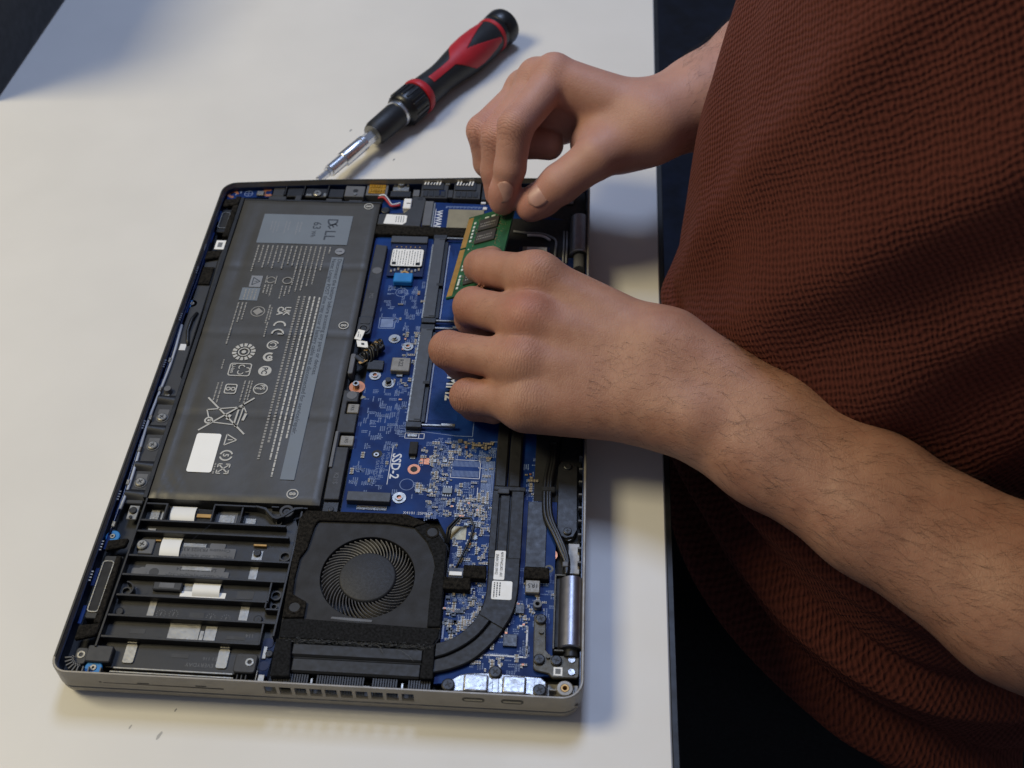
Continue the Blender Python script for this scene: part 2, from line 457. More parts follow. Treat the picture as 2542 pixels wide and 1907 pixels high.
text('letter', 'D', 67.4, 291.2, zt, 8.6, 'print_dark', BAT, 'D', 0.11)
text('letter', 'E', 67.6, 285.0, zt, 7.4, 'print_dark', BAT, -PI/2+0.6, 0.11)
text('letter', 'L', 67.4, 281.0, zt, 8.6, 'print_dark', BAT, 'D', 0.11); text('letter', 'L', 67.4, 276.8, zt, 8.6, 'print_dark', BAT, 'D', 0.11)
text('capacity_print', '63', 59.6, 288.0, zt, 6.6, 'print_dark', BAT, 'D', 0.07); text('capacity_print', 'Wh', 59.6, 280.2, zt, 3.6, 'print_dark', BAT, 'D', 0.05)
bars([(52.5-k*1.9-(3 if k > 1 else 0)-(2.5 if k > 3 else 0), 287.5, L_) for k, L_ in enumerate((9, 11, 8, 10, 9, 10, 8))], zt, 0.6).build('fine_print', 'print_grey', BAT)
text('warning_print', 'Disconnect the battery before accessing any parts or devices.', 78.2, 257.0, zt, 3.15, 'print_dark', BAT, 'D', 0.05, sx=1.12)
text('warning_print', 'Note: Longer POST time may occur if battery cable was disconnected for service/repair.', 75.1, 257.0, zt, 3.15, 'print_dark', BAT, 'D', 0.05, sx=1.12)
# fine print columns
ln = [(72.4-k*2.72, 266.8, L_) for k, L_ in enumerate((5.5, 20, 31, 33, 36, 37, 32, 17, 15, 19, 14, 19, 16, 19, 15, 22))]
bars(ln, ZB, 0.8).build('fine_print', 'print_dim', BAT)
bars([(73.0, 225.8, 98), (70.2, 226.4, 122), (67.6, 226.4, 112)], ZB, 0.85, wl=(0.9, 3.2)).build('fine_print', 'print_light', BAT)
bars([(64.8, 226.4, 102), (61.9, 226.3, 112)], ZB, 1.15, wl=(1.0, 1.6), gap=0.6).build('fine_print', 'print_dim', BAT)
def icon(mb, name, m='print_light'): return mb.build(name, m, BAT)
def line(mb, p, q, w, z=ZB):
    p, q = Vector((*p, 0)), Vector((*q, 0)); d = (q-p).normalized(); nn = Vector((-d.y, d.x, 0))*w/2
    mb.flat([tuple((p+nn)[:2]), tuple((p-nn)[:2]), tuple((q-nn)[:2]), tuple((q+nn)[:2])], z)
def circ(mb, x, y, r, w, a0=0, a1=2*PI, z=ZB): mb.ring(x, y, z-0.05, z, r-w, r, 28, a0, a1)
def frame_(mb, x0, x1, y0, y1, r, w):
    p_, q_ = rr(x0, x1, y0, y1, r), rr(x0+w, x1-w, y0+w, y1-w, r*0.7)
    for k in range(len(p_)):
        j = (k+1) % len(p_); mb.flat([p_[k], p_[j], q_[j], q_[k]], ZB)
for (x, y, r) in ((89.1, 303.2, 2.7), (89.1, 205.4, 2.7), (81.9, 95.0, 2.8)):
    m_ = MB(); circ(m_, x, y, r, 0.5); circ(m_, x+0.7, y, 0.8, 0.5); circ(m_, x-0.7, y, 0.8, 0.5); icon(m_, 'round_mark', 'print_light')
m_ = MB().cyl(78.2, 263.3, ZB-0.05, ZB, 2.7, n=24); icon(m_, 'round_mark', 'print_grey')
text('round_mark_print', '!', 76.4, 263.9, zt, 4.4, 'print_dark', BAT, 'D', 0.1)
# approval marks, right column
text('approval_print', 'UK', 55.8, 217.8, ZB, 4.6, 'print_light', BAT, 'D', 0.16); text('approval_print', 'CA', 52.2, 217.8, ZB, 4.6, 'print_light', BAT, 'D', 0.16)
m_ = MB()
for yy in (203.6, 197.8): circ(m_, 55.3, yy, 3.4, 0.95, -0.1, PI+0.1)
line(m_, (55.4, 197.6), (58.2, 197.6), 0.9); icon(m_, 'approval_mark')
m_ = MB(); circ(m_, 54.5, 189.4, 3.2, 0.75, 0.4, 2*PI-0.4); circ(m_, 54.5, 189.4, 1.9, 0.6, -2.6, 2.6); icon(m_, 'approval_mark')
m_ = MB(); circ(m_, 54.1, 180.9, 3.1, 1.2, 1.0, 5.6); circ(m_, 54.6, 180.4, 1.4, 0.9); icon(m_, 'approval_mark')
m_ = MB().cyl(53.9, 171.1, ZB-0.05, ZB, 3.4, n=24); icon(m_, 'approval_mark'); text('approval_print', 'PC', 52.4, 173.6, zt, 4.0, 'battery_edge', BAT, 'D', 0.12)
m_ = MB(); circ(m_, 54.1, 158.8, 3.7, 0.55); icon(m_, 'approval_mark'); text('approval_print', 'PS', 53.8, 161.5, ZB, 3.5, 'print_light', BAT, 'D', 0.08); text('approval_print', 'E', 51.4, 159.8, ZB, 3.0, 'print_light', BAT, 'D', 0.08)
# left column
m_ = MB(); circ(m_, 41.7, 213.6, 3.9, 0.55); m_.flat([(41.7, 216.4), (44.5, 213.6), (41.7, 210.8), (38.9, 213.6)], ZB); icon(m_, 'approval_mark', 'print_dim')
m_ = MB()
for k in range(14): circ(m_, 40.4, 183.8, 6.0, 2.2, k*PI/7+0.05, k*PI/7+0.36)
circ(m_, 40.4, 183.8, 3.0, 0.6); m_.cyl(40.4, 183.8, ZB-0.05, ZB, 1.2, n=10); icon(m_, 'round_seal', 'print_light')
m_ = MB(); frame_(m_, 35.2, 46.7, 166.9, 175.8, 1.4, 0.6)
for k in range(3):
    a = k*2*PI/3; circ(m_, 42.6+2.0*math.cos(a), 171.3+2.0*math.sin(a), 1.7, 0.55, a-1.9, a+1.9)
icon(m_, 'recycling_mark'); text('recycling_print', 'Li-ion', 36.4, 175.0, ZB, 2.7, 'print_light', BAT, 'D', 0.07)
m_ = MB(); frame_(m_, 36.0, 42.2, 154.8, 161.4, 1.2, 0.6); circ(m_, 37.9, 158.1, 1.25, 0.55); circ(m_, 40.3, 158.1, 1.25, 0.55); icon(m_, 'approval_mark')
lab('warning_panel', 'print_grey', 32.8, 39.1, 232.4, 241.4); lab('warning_panel', 'print_label', 29.6, 39.6, 221.8, 231.7)
m_ = MB(); line(m_, (34.2, 239.8), (38.2, 236.9), 0.55, zt); line(m_, (38.2, 236.9), (34.2, 234.0), 0.55, zt); line(m_, (34.2, 234.0), (34.2, 239.8), 0.55, zt); line(m_, (35.0, 236.9), (36.8, 236.9), 0.5, zt)
icon(m_, 'warning_triangle', 'print_dark')
bars([(37.6-k*1.9, 230.6, 8) for k in range(4)], zt, 0.6).build('fine_print', 'print_dim', BAT)
m_ = MB(); circ(m_, 53.1, 238.3, 2.8, 0.6); circ(m_, 44.0, 238.4, 2.6, 0.6, 0.4, 5.9); line(m_, (46.8, 241.6), (46.8, 235.4), 0.6); line(m_, (41.4, 241.6), (41.4, 236), 0.6); icon(m_, 'approval_mark', 'print_dim')
bars([(43.4-k*1.9+2, 234.6, 9-k) for k in range(3)]+[(55.6-k*2.2, 234.0, 6+k*2) for k in range(3)]+[(34.2, 220.2, 13), (32.2, 220.2, 15), (30.0, 220.0, 31), (47.4, 219, 14), (48.8, 217, 10), (48.6, 206, 11), (31.4, 178, 7), (47.6, 164, 18), (45.4, 164, 14), (34.0, 162.5, 14), (32.0, 162.0, 12), (49.0, 164, 13), (42.2, 111.0, 7)], ZB, 0.75).build('fine_print', 'print_dim', BAT)
# crossed-out bin
m_ = MB()
line(m_, (29.2, 151.8), (52.0, 129.2), 0.85); line(m_, (52.4, 152.6), (29.0, 130.6), 0.85)
line(m_, (30.4, 143.9), (48.2, 146.6), 0.65); line(m_, (33.6, 138.0), (34.4, 135.8), 0.6); line(m_, (35.0, 136.0), (46.6, 134.8), 0.65); line(m_, (30.4, 143.9), (32.2, 139.2), 0.65); line(m_, (48.2, 146.6), (47.4, 134.6), 0.65); line(m_, (46.0, 144.6), (45.6, 135), 0.9); line(m_, (50.2, 142.4), (49.4, 137.8), 1.3); line(m_, (42.6, 141.2), (41.6, 138.0), 1.5); line(m_, (48.2, 146.6), (50.2, 143), 0.6)
circ(m_, 32.7, 137.1, 2.2, 0.85); m_.cyl(32.7, 137.1, ZB-0.05, ZB, 0.7, n=8); m_.cyl(46.8, 134.4, ZB-0.05, ZB, 0.9, n=10)
icon(m_, 'crossed_bin')
m_ = MB(); line(m_, (43.8, 128.8), (49.2, 125.4), 0.6); line(m_, (49.2, 125.4), (43.6, 122.0), 0.6); line(m_, (43.6, 122.0), (43.8, 128.8), 0.6); line(m_, (44.8, 125.4), (47.2, 125.4), 0.6); icon(m_, 'warning_triangle')
m_ = MB(); circ(m_, 46.1, 115.8, 3.3, 0.85, 0.3, PI-0.2); circ(m_, 46.1, 115.8, 3.3, 0.85, PI+0.3, 2*PI-0.2); icon(m_, 'round_mark'); text('round_mark_print', '5', 44.6, 116.9, ZB, 4.0, 'print_light', BAT, 'D', 0.12)
m_ = MB()
for sx in (-1, 1):
    for sy in (-1, 1):
        cx_, cy_ = 46.4+sx*1.6, 107.8+sy*1.6
        line(m_, (cx_+sx*1.2, cy_-0.8*sy), (cx_+sx*1.2, cy_+sy*1.2), 0.6); line(m_, (cx_+sx*1.2, cy_+sy*1.2), (cx_-0.8*sx, cy_+sy*1.2), 0.6); line(m_, (46.4+sx*0.2, 107.8+sy*0.2), (cx_+sx*0.5, cy_+sy*0.5), 0.65)
icon(m_, 'approval_mark')
# left flap of the battery wrap
MB().prism([(10.2, 264), (14.7, 263), (14.2, 168), (12.9, 168)], 15.5, 17.0).build('wrap_flap', 'battery_edge', BAT, bevel=0.6)
# ---------------------------------------------------------------- plastic frame round the battery, rails, left strip
FR = empty('battery_frame'); setp(FR, LAP)
def fbox(name, m, *a, bevel=0.25): return box(name, m, FR, *a, bevel=bevel)
fbox('frame_rail', 'blk', 12.2, 14.4, 90, 309.5, 10, 17.4); fbox('frame_rail', 'blk', 14.4, 96, 307.6, 309.2, 10, 17.0)
fbox('frame_lug', 'dark_grey', 28, 38.5, 309.3, 313.5, 12, 15.8); fbox('frame_lug', 'dark_grey', 44, 47.6, 309.3, 314, 12, 16.4); fbox('frame_lug', 'dark_grey', 62.5, 72, 309.3, 312, 12, 16.2); fbox('frame_lug', 'dark_grey', 76, 84, 309.3, 311.5, 12, 16)
# right hand rail: upper piece, foot with screw, lower piece with two windows for coils
MB().prism([(97.6, 271), (104.2, 270), (103.9, 219), (103.6, 200.5), (96.6, 200.8), (96.9, 219)], 11, 17.8).build('rail', 'dark_grey', FR, bevel=0.35)
MB().prism(rr(96.4, 103.9, 199.6, 213, 1.8), 17.8, 18.3).build('rail_foot', 'blk', FR, bevel=0.2); MB().prism(rr(97.6, 102.8, 207, 211.8, 1.0), 18.3, 18.6).build('rail_foot', 'dark_grey', FR)
MB().ring(100, 203.2, 18.2, 19.0, 1.9, 3.2, 20).build('screw_collar', 'dark_grey', FR); screw(100, 203.2, 18.1, FR, 'b', 0.9)
MB().cyl(101, 249, 17.8, 17.95, 2.6, n=24).build('round_pad', 'mid_grey', FR)
text('moulded_mark', 'M2', 99.6, 231, 17.84, 3.2, 'mid_grey', FR, 'D')
MB().prism(rr(96.0, 98.6, 172, 186, 0.9), 12, 17.8).build('rail_pin', 'mid_grey', FR, bevel=0.3)
MB().prism([(95.9, 161.5), (103.8, 160.6), (103.8, 154.0), (98.6, 154.0), (98.6, 146.0), (104.8, 146.0), (104.9, 134.0), (98.2, 134.0), (98.2, 125.0), (103.6, 125.0), (103.6, 94.0), (96.4, 93.8)], 11, 17.0).build('rail', 'dark_grey', FR, bevel=0.35)
MB().prism([(96.0, 134.0), (97.6, 134.0), (97.6, 112.0), (96.0, 112)], 17.0, 17.9).build('rail_rib', 'mid_grey', FR, bevel=0.2)
MB().cyl(100.3, 158, 17.0, 17.2, 2.6, n=24).build('round_pad', 'mid_grey', FR)
text('moulded_mark', 'K21S', 99.2, 109.5, 17.05, 3.2, 'mid_grey', FR, 'D')
fbox('rail_end', 'blk', 96.4, 103.6, 87.5, 93.7, 10.5, 15.4); screw(100.5, 89.2, 15.3, FR, 'b', 0.7)

LS = empty('front_strip'); setp(LS, LAP); tag(LS, 'dark plastic strip with speaker along the front edge')
MB().prism([(2.7, 88), (12.0, 88), (12.0, 166), (10.5, 168), (10.0, 262), (2.7, 262)], 10, 14.8).build('strip_body', 'dark_grey', LS, bevel=0.4)
fbox2 = lambda nm, m, *a, bevel=0.3: box(nm, m, LS, *a, bevel=bevel)
for y_ in (140.2, 122.3, 100.0):
    MB().cyl(8.0, y_, 14.8, 15.1, 3.1, n=20).build('screw_seat', 'mid_grey', LS); screw(8.0, y_, 15.0, LS, 's', 1.25)
for y_ in (152.0, 132.5, 110.0, 93.0):          # scooped arches between the screws
    pts = []
    for k in range(9):
        t = k/8; pts.append([(3.0+9.5*u, y_-3.2+6.4*t, 14.7+2.5*math.sin(PI*t)*(1-0.5*u)) for u in np.linspace(0, 1, 6)])
    g = MB(); g.v = [p for r_ in pts for p in r_]
    g.f = [(a*6+b, a*6+b+1, (a+1)*6+b+1, (a+1)*6+b) for a in range(8) for b in range(5)]
    g.build('arch', 'blk', LS, smooth=True)
for y_ in (146, 127.5, 105.5): fbox2('metal_patch', 'mid_grey', 5.0, 10.4, y_-3.4, y_-0.2, 14.7, 14.95, bevel=0.1)
MB().cyl(6.7, 157.5, 14.8, 17.5, 2.3, 1.7, n=18).build('knob', 'mid_grey', LS, smooth='auto'); fbox2('metal_patch', 'steel_dull', 5.4, 8.2, 153.6, 155.6, 14.8, 15.6)
fbox2('hinge_plate', 'steel', 6.2, 11.2, 79.5, 87.5, 13.2, 14.2); screw(8.6, 84.3, 14.2, LS, 'b', 0.95); MB().cyl(8.4, 80.6, 14.2, 14.8, 0.8, n=10).build('pin', 'blk', LS)
def grommet(x, y, z, r=3.6):
    MB().ring(x, y, z, z+1.6, r*0.36, r, 24).build('rubber_grommet', 'blue_rubber', LS, smooth='auto', bevel=0.3)
    MB().ring(x, y, z+1.0, z+1.9, r*0.16, r*0.36, 14).build('screw_ring', 'steel', LS)
grommet(3.4, 69.2, 13.5, 3.3); grommet(14.0, 3.9, 13.5, 3.7); grommet(3.4, 221.5, 13.2, 3.0); fbox2('white_tab', 'wire_white', 5.8, 8.2, 221.5, 225, 13.5, 14.0)
# cable along the front edge
MB().tube([(2.6+0.7*math.sin(y_*0.08), y_, 15.6) for y_ in range(84, 205, 6)], 0.75, 8).build('cable', 'wire_silver', LS, smooth=True)
MB().tube([(1.7+0.3*math.sin(y_*0.08+1), y_, 15.4) for y_ in range(70, 300, 6)], 0.6, 8).build('cable', 'navy_film', LS, smooth=True)
for y_ in range(24, 300, 19): fbox2('board_tab', 'pcb', 1.0, 2.6, y_, y_+9, 14.6, 15.2, bevel=0.1)
for y_ in (44, 60.0, 88, 131, 172, 206, 243, 262, 292):
    for q in range(4): fbox2('wall_tick', 'wire_silver', 0.4, 1.3, y_+q*1.5, y_+q*1.5+0.5, 16.9, 17.5, bevel=0)
for y_ in (178, 158, 139, 119, 99, 75): fbox2('cable_clip', 'steel_dull', 1.6, 3.4, y_-1.6, y_+1.6, 14.4, 16.6)
MB().tube([(8, 214, 15), (6.6, 208, 16), (6.4, 200, 15.6), (7.6, 194, 15), (8.8, 190, 14.6)], 1.0, 8).build('cable', 'wire_black', LS, smooth=True)
fbox2('tape_patch', 'wire_white', 4.6, 8.0, 186.5, 191, 14.8, 15.0)
def speaker(y0, y1, foam1, foam2):
    MB().prism(rr(2.7, 11.6, y0-3, y1+3, 1.2), 10, 14.6).build('speaker_box', 'blk', LS, bevel=0.4)
    p_, q_ = rr(3.0, 8.2, y0, y1, 1.5), rr(3.5, 7.7, y0+0.5, y1-0.5, 1.1); m_ = MB()
    for k in range(len(p_)):
        j = (k+1) % len(p_)
        m_.add([(*p_[k], 14.6), (*p_[j], 14.6), (*p_[j], 15.1), (*p_[k], 15.1), (*q_[k], 14.6), (*q_[j], 14.6), (*q_[j], 15.1), (*q_[k], 15.1)], [(0, 1, 2, 3), (3, 2, 6, 7), (5, 4, 7, 6)])
    m_.build('speaker_rim', 'steel_dull', LS)
    MB().prism(q_, 14.6, 14.75).build('speaker_membrane', 'membrane', LS)
    for a, b in (foam1, foam2): MB().prism([(0.9+1.8, a), (11.4, a+2.6), (11.8, b+1.5), (2.7, b)], 14.6, 17.0).build('foam_pad', 'foam', LS, bevel=0.5)
speaker(30, 56.3, (60.5, 66.0), (15.5, 22.5))
speaker(284, 298.3, (301.5, 308), (255, 262))
MB().prism([(8.4, 24.0), (11.6, 24.0), (11.4, 58.0), (8.8, 58.0)], 14.6, 16.8).build('foam_pad', 'foam', LS, bevel=0.4)
MB().prism([(8.0, 276), (11.6, 276), (11.6, 312), (8.4, 312)], 12, 16.2).build('foam_pad', 'foam', LS, bevel=0.4)
fbox2('small_label', 'label_white', 5.8, 11.3, 264.6, 272.2, 15.9, 16.1, bevel=0.05); fbox2('label_print', 'ink_grey', 7.2, 9.8, 266.4, 270.4, 16.1, 16.13, bevel=0)
fbox2('foam_pad', 'foam', 3.2, 9.5, 236, 250, 14.6, 16.0)
# corner stud with ribs at the near left
for k in range(6):
    a = PI+0.15+k*0.26; MB().obox((9+5.6*math.cos(a), 8+5.6*math.sin(a), 14.5), (1.9*math.cos(a), 1.9*math.sin(a), 0), (-0.25*math.sin(a), 0.25*math.cos(a), 0), (0, 0, 2.5)).build('corner_rib', 'mid_grey', LS)
MB().ring(9, 8, 12, 17, 4.0, 4.6, 14, PI, 3*PI/2).build('corner_rib', 'mid_grey', LS)
for x_ in (10.5, 13, 18): MB().box(x_-0.25, x_+0.25, 0.9, 3.4, 12, 17).build('corner_rib', 'mid_grey', LS)

# ---------------------------------------------------------------- drive bay lattice, near left
BAY = empty('drive_bay'); setp(BAY, LAP); tag(BAY, 'black ribbed plastic bay beside the fan')
bb = lambda nm, m, *a, bevel=0.15: box(nm, m, BAY, *a, bevel=bevel)
MB().prism([(13, 5.5), (83, 5.5), (87, 27), (87, 78), (84, 86), (14.5, 89)], 10.0, 13.0).build('bay_floor', 'blk', BAY)
RIBS = ((14.2, 81.8, 77.8), (14.1, 84.4, 71.7), (13.7, 87.0, 58.6), (13.7, 87.0, 48.6), (14.5, 81.4, 38.2), (13.4, 86.6, 28.1), (13.6, 81.4, 17.8))
for a, b, y in RIBS: bb('rib', 'blk', a, b, y-0.55, y+0.55, 13.0, 17.0)
for a, b in ((77.8, 71.7),): pass
MB().prism([(12.4, 12.7), (13.4, 12.7), (15.0, 90), (14.0, 90)], 12, 17.3).build('rib', 'blk', BAY, bevel=0.15)
MB().prism([(86.4, 21.5), (87.4, 21.5), (88.4, 86), (87.4, 86)], 12, 17.6).build('rib', 'blk', BAY, bevel=0.15)
bb('rib', 'blk', 81.0, 81.9, 17.4, 27.6, 13, 17); bb('rib', 'blk', 80.6, 81.5, 37.9, 48.1, 13, 17)
bb('rib', 'blk', 80.8, 86.6, 34.2, 35.1, 13, 17); bb('rib', 'blk', 80.2, 81.0, 35.1, 38, 13, 17)
bb('rib', 'blk', 15, 24.5, 86.6, 87.6, 13, 17); bb('rib', 'blk', 24.2, 25.2, 78.4, 87.6, 13, 17)
bb('rib', 'blk', 46.4, 47.3, 78.4, 88, 13, 17); bb('rib', 'blk', 59.6, 60.5, 78.4, 88, 13, 16.6); bb('rib', 'blk', 46.4, 66, 87.4, 88.4, 13, 17)
MB().prism([(66, 88.4), (66, 87.4), (70.4, 86.2), (74.6, 81.9), (77.0, 81.2), (80.0, 82.6), (84.6, 87.0), (88, 87.6), (88, 88.6), (84, 88.2), (79.6, 84.0), (77.2, 82.6), (75.2, 83.0), (71.0, 87.4)], 13, 17.4).build('rib', 'blk', BAY, bevel=0.15)
# screw boss between battery and fan with webbed corner
MB().prism([(70, 89.6), (94, 89.4), (88, 85.6), (80, 82.2), (75, 83.0)], 11, 13.4).build('boss_web', 'dark_grey', BAY)
MB().ring(80.6, 86.2, 12.5, 17.0, 1.9, 3.4, 22).build('screw_boss', 'dark_grey', BAY, bevel=0.2); screw(80.6, 86.2, 15.6, BAY, 'b', 0.95)
bb('rib', 'blk', 73, 76.6, 88.2, 89.0, 13, 16.4); bb('rib', 'blk', 84.4, 90, 88.2, 89.0, 13, 16.4)
# things seen on the bay floor: foil windows, ribbons, mouldings
def plate(nm, m, x0, x1, y0, y1, z=13.35, r=0.0): return MB().prism(rr(x0, x1, y0, y1, r) if r else [(x0, y0), (x1, y0), (x1, y1), (x0, y1)], 13.0, z).build(nm, m, BAY)
for a in ((40.6, 53.9, 19.2, 27.0), (56.3, 61.2, 19.2, 27.0), (54.3, 55.9, 18.6, 24.6), (29.0, 32.0, 29.4, 37.4), (69.2, 73.0, 29.2, 37.4), (69.3, 72.8, 50.0, 57.6), (68.6, 73.2, 61.0, 66.2), (22.0, 24.0, 80, 85.2)): plate('metal_window', 'steel', *a)
for a in ((41.0, 61.2, 40.3, 43.6),): plate('white_film', 'label_white', *a)
plate('metal_window', 'steel', 42, 46, 43.6, 47.4)
for a in ((24.7, 29.3, 7.7, 16.4), (64.5, 69.0, 7.6, 16.4)): plate('metal_tab', 'steel', *a, z=13.7, r=0.9)
for x_ in (24.9, 64.7): bb('tab_root', 'steel_dull', x_, x_+4.2, 16.4, 17.2, 13, 14.6)
for a in ((30, 34, 80, 83),): pass
def ribbon(x0, x1, y0, y1):
    m_ = MB(); k = 8
    for i in range(k+1):
        t = i/k; y = y0+(y1-y0)*t; z = 13.3+1.6*math.sin(PI*t)**0.7
        m_.v += [(x0+0.4*(1-t), y, z), (x1+0.4*(1-t), y, z), (x1+0.4*(1-t), y, z-0.25), (x0+0.4*(1-t), y, z-0.25)]
    for i in range(k):
        a = 4*i; m_.f += [(a, a+1, a+5, a+4), (a+1, a+2, a+6, a+5), (a+2, a+3, a+7, a+6), (a+3, a, a+4, a+7)]
    m_.build('ribbon_cable', 'label_white', BAY, smooth='auto')
ribbon(26.3, 37.8, 79.2, 88.5); ribbon(26.3, 35.3, 60.2, 71.0); ribbon(46.1, 58.2, 41.2, 48)
for a in ((61.8, 66.5, 79.6, 83.4), (18, 21.6, 72.9, 75.6), (40.5, 54, 27.0, 28.0), (29.0, 32.0, 37.4, 38.0), (64.5, 69.0, 17.0, 18.4), (24.7, 29.3, 17.0, 18.2), (36.4, 46.8, 66.6, 68.4), (17, 21, 79.6, 85.6), (49.5, 56.5, 80.4, 84.6), (32, 39, 43.4, 46.4), (38.6, 52, 54.4, 56.4)): plate('metal_patch', 'steel_dull', *a, z=13.56)
bb('gold_strip', 'gold', 38.6, 45.6, 82.6, 84.6, 13.2, 13.9); bb('gold_strip', 'gold', 68.4, 74.4, 68.2, 69.2, 13.2, 14.4); bb('gold_strip', 'gold', 23.2, 25.8, 68.6, 69.4, 13.2, 14.0); bb('dark_block', 'blk_matte', 38.2, 46, 79.4, 87.2, 13.02, 13.15)
for a in ((36.0, 60.8, 59.6, 66.5), (48.5, 55.6, 66.5, 69.0), (16.4, 60.3, 49.6, 54.2), (22.0, 58.0, 54.2, 56.4)): plate('moulded_plate', 'mid_grey', *a, z=13.5, r=0.6)
text('moulded_mark', 'Covestro FR3025 R35', 58.4, 66.0, 13.54, 2.5, 'blk', BAY, 'X'); text('moulded_mark', 'SABIC RCM6224', 54.5, 55.6, 13.54, 2.6, 'blk', BAY, 'X')
text('moulded_mark', '>PC-GD23FR(40)[REC35]<', 59.2, 52.2, 13.54, 2.4, 'blk', BAY, 'X'); text('moulded_mark', '>PC+REC 30GF R(40)(REC35)<', 60.0, 62.6, 13.54, 2.2, 'blk', BAY, 'X')
text('moulded_mark', 'EVERYDAY', 63.4, 9.6, 13.05, 2.5, 'mid_grey', BAY, 'X'); text('moulded_mark', 'E1 116', 64.2, 12.6, 13.05, 2.2, 'mid_grey', BAY, 'X'); text('moulded_mark', '114', 77.5, 24.4, 13.05, 2.4, 'mid_grey', BAY, 'X'); text('moulded_mark', 'HD', 50.6, 86.6, 13.05, 2.8, 'mid_grey', BAY, 'D'); text('moulded_mark', '2C', 21.4, 44.6, 13.05, 2.8, 'mid_grey', BAY, 'X')
def date_clock(x, y, r=2.3, m='mid_grey'):
    g = MB()
    for k in range(12):
        a = k*PI/6; g.obox((x+r*0.82*math.cos(a), y+r*0.82*math.sin(a), 13.04), (0.28*math.cos(a), 0.28*math.sin(a), 0), (-0.13*math.sin(a), 0.13*math.cos(a), 0), (0, 0, 0.04))
    g.obox((x, y, 13.04), (0.2, 0.9, 0), (-0.2, 0.05, 0), (0, 0, 0.04))
    g.build('date_mark', m, BAY)
for x_, y_ in ((35.0, 32.0), (40.5, 32.2), (57.0, 31.4), (63.6, 31.2)): date_clock(x_, y_)
MB().cyl(21.2, 52.6, 13.5, 13.6, 2.2, n=20).build('date_disc', 'mid_grey', BAY)
MB().cyl(26.6, 52.4, 13.5, 13.58, 2.2, n=20).build('date_disc', 'dark_grey', BAY)
for a in ((47.5, 54, 30.0, 33.4), (24.0, 30.5, 21.8, 24.2), (66, 74, 21.4, 23.0), (66.0, 73.4, 41.2, 45.2), (44.5, 52, 11.6, 13.4), (29, 41.5, 42.3, 47.0)):
    plate('recess_outline', 'dark_grey', *a, z=13.12)
bb('raised_block', 'dark_grey', 28.6, 41.6, 42.6, 46.8, 13.1, 15.2, bevel=0.5); bb('raised_block', 'mid_grey', 31.4, 38.2, 43.6, 46.2, 15.2, 15.35)
bb('raised_block', 'mid_grey', 48.0, 57.6, 79.4, 86.6, 13.0, 13.3); bb('raised_block', 'dark_grey', 20, 60, 74.0, 74.6, 13, 13.6)
bb('raised_block', 'mid_grey', 16.6, 23.2, 61.6, 69.6, 13.0, 13.9, bevel=0.3)
screw(17.9, 65.9, 13.9, BAY, 's', 1.35); screw(16.8, 31.8, 13.0, BAY, 'b', 1.0); screw(77.8, 31.4, 13.0, BAY, 'b', 1.0); screw(70.8, 64.8, 13.4, BAY, 'b', 0.95)
for x_, y_, r_ in ((77.6, 81.3, 1.5), (83.7, 63.2, 2.6), (83.6, 43.0, 2.4), (83.7, 37.4, 1.4), (17.4, 41.4, 2.2)):
    MB().ring(x_, y_, 13, 14.6, r_*0.72, r_, 20).build('hole_rim', 'dark_grey', BAY); MB().cyl(x_, y_, 13.0, 13.1, r_*0.72, n=16).build('hole', 'ink', BAY)
MB().ring(17.4, 41.4, 13, 16.8, 3.2, 3.8, 14, -PI/2, PI/2).build('rib', 'blk', BAY)
# corner posts and the chrome strip by the near wall
MB().prism(rr(4.8, 10, 5.0, 12.6, 1.4), 10, 15.6).build('corner_post', 'dark_grey', BAY, bevel=0.3); MB().ring(7.4, 9.2, 15.6, 15.9, 1.0, 1.7, 16).build('hole_rim', 'steel_dull', BAY)
MB().prism(rr(9.8, 20.6, 6.0, 13.6, 0.8), 10, 16.6).build('corner_post', 'dark_grey', BAY, bevel=0.4)
MB().prism(rr(72.6, 82.0, 5.0, 13.8, 1.5), 10, 15.9).build('corner_post', 'dark_grey', BAY, bevel=0.4); MB().ring(79.0, 9.8, 15.9, 16.2, 1.0, 1.8, 16).build('hole_rim', 'steel_dull', BAY); MB().cyl(79.0, 9.8, 15.9, 15.95, 1.0, n=12).build('hole', 'ink', BAY)
bb('chrome_strip', 'steel', 22, 72.5, 4.6, 5.4, 12, 14.2); bb('chrome_strip', 'steel_dull', 20.5, 73, 3.2, 4.0, 12, 13.4); bb('chrome_strip', 'blk', 19, 74, 1.2, 3.0, 11, 12.6)
for x_ in (31, 60.0): bb('clip', 'steel', x_, x_+4.6, 1.4, 2.0, 12.6, 14.6)
for x_ in (74.6, 76.4, 78.2): bb('clip', 'mid_grey', x_, x_+0.4, 1.0, 4.6, 12, 15)
bb('clip', 'steel', 81.0, 83.4, 1.6, 2.2, 12, 14.6); bb('clip', 'steel', 82.4, 82.9, 2.2, 7, 12, 14.8)
# blue film pocket beside the fan foot
MB().prism([(83.2, 5), (86.8, 5), (87.6, 21), (82.2, 21), (82.4, 14)], 10, 13.8).build('film_pocket', 'navy_film', BAY); bb('metal_patch', 'steel', 83.4, 86.0, 1.4, 5.4, 12, 14.4); bb('metal_patch', 'steel', 83.2, 84.8, 12.6, 18.4, 13.8, 14.4); screw(86.0, 15.0, 14.0, BAY, 'b', 0.85)
MB().cyl(84.6, 9.6, 13.8, 14.0, 2.2, n=18).build('film_dent', 'pcb_dark', BAY); MB().cyl(84.6, 20.2, 13.8, 14.1, 2.4, n=18).build('film_dent', 'pcb_dark', BAY)
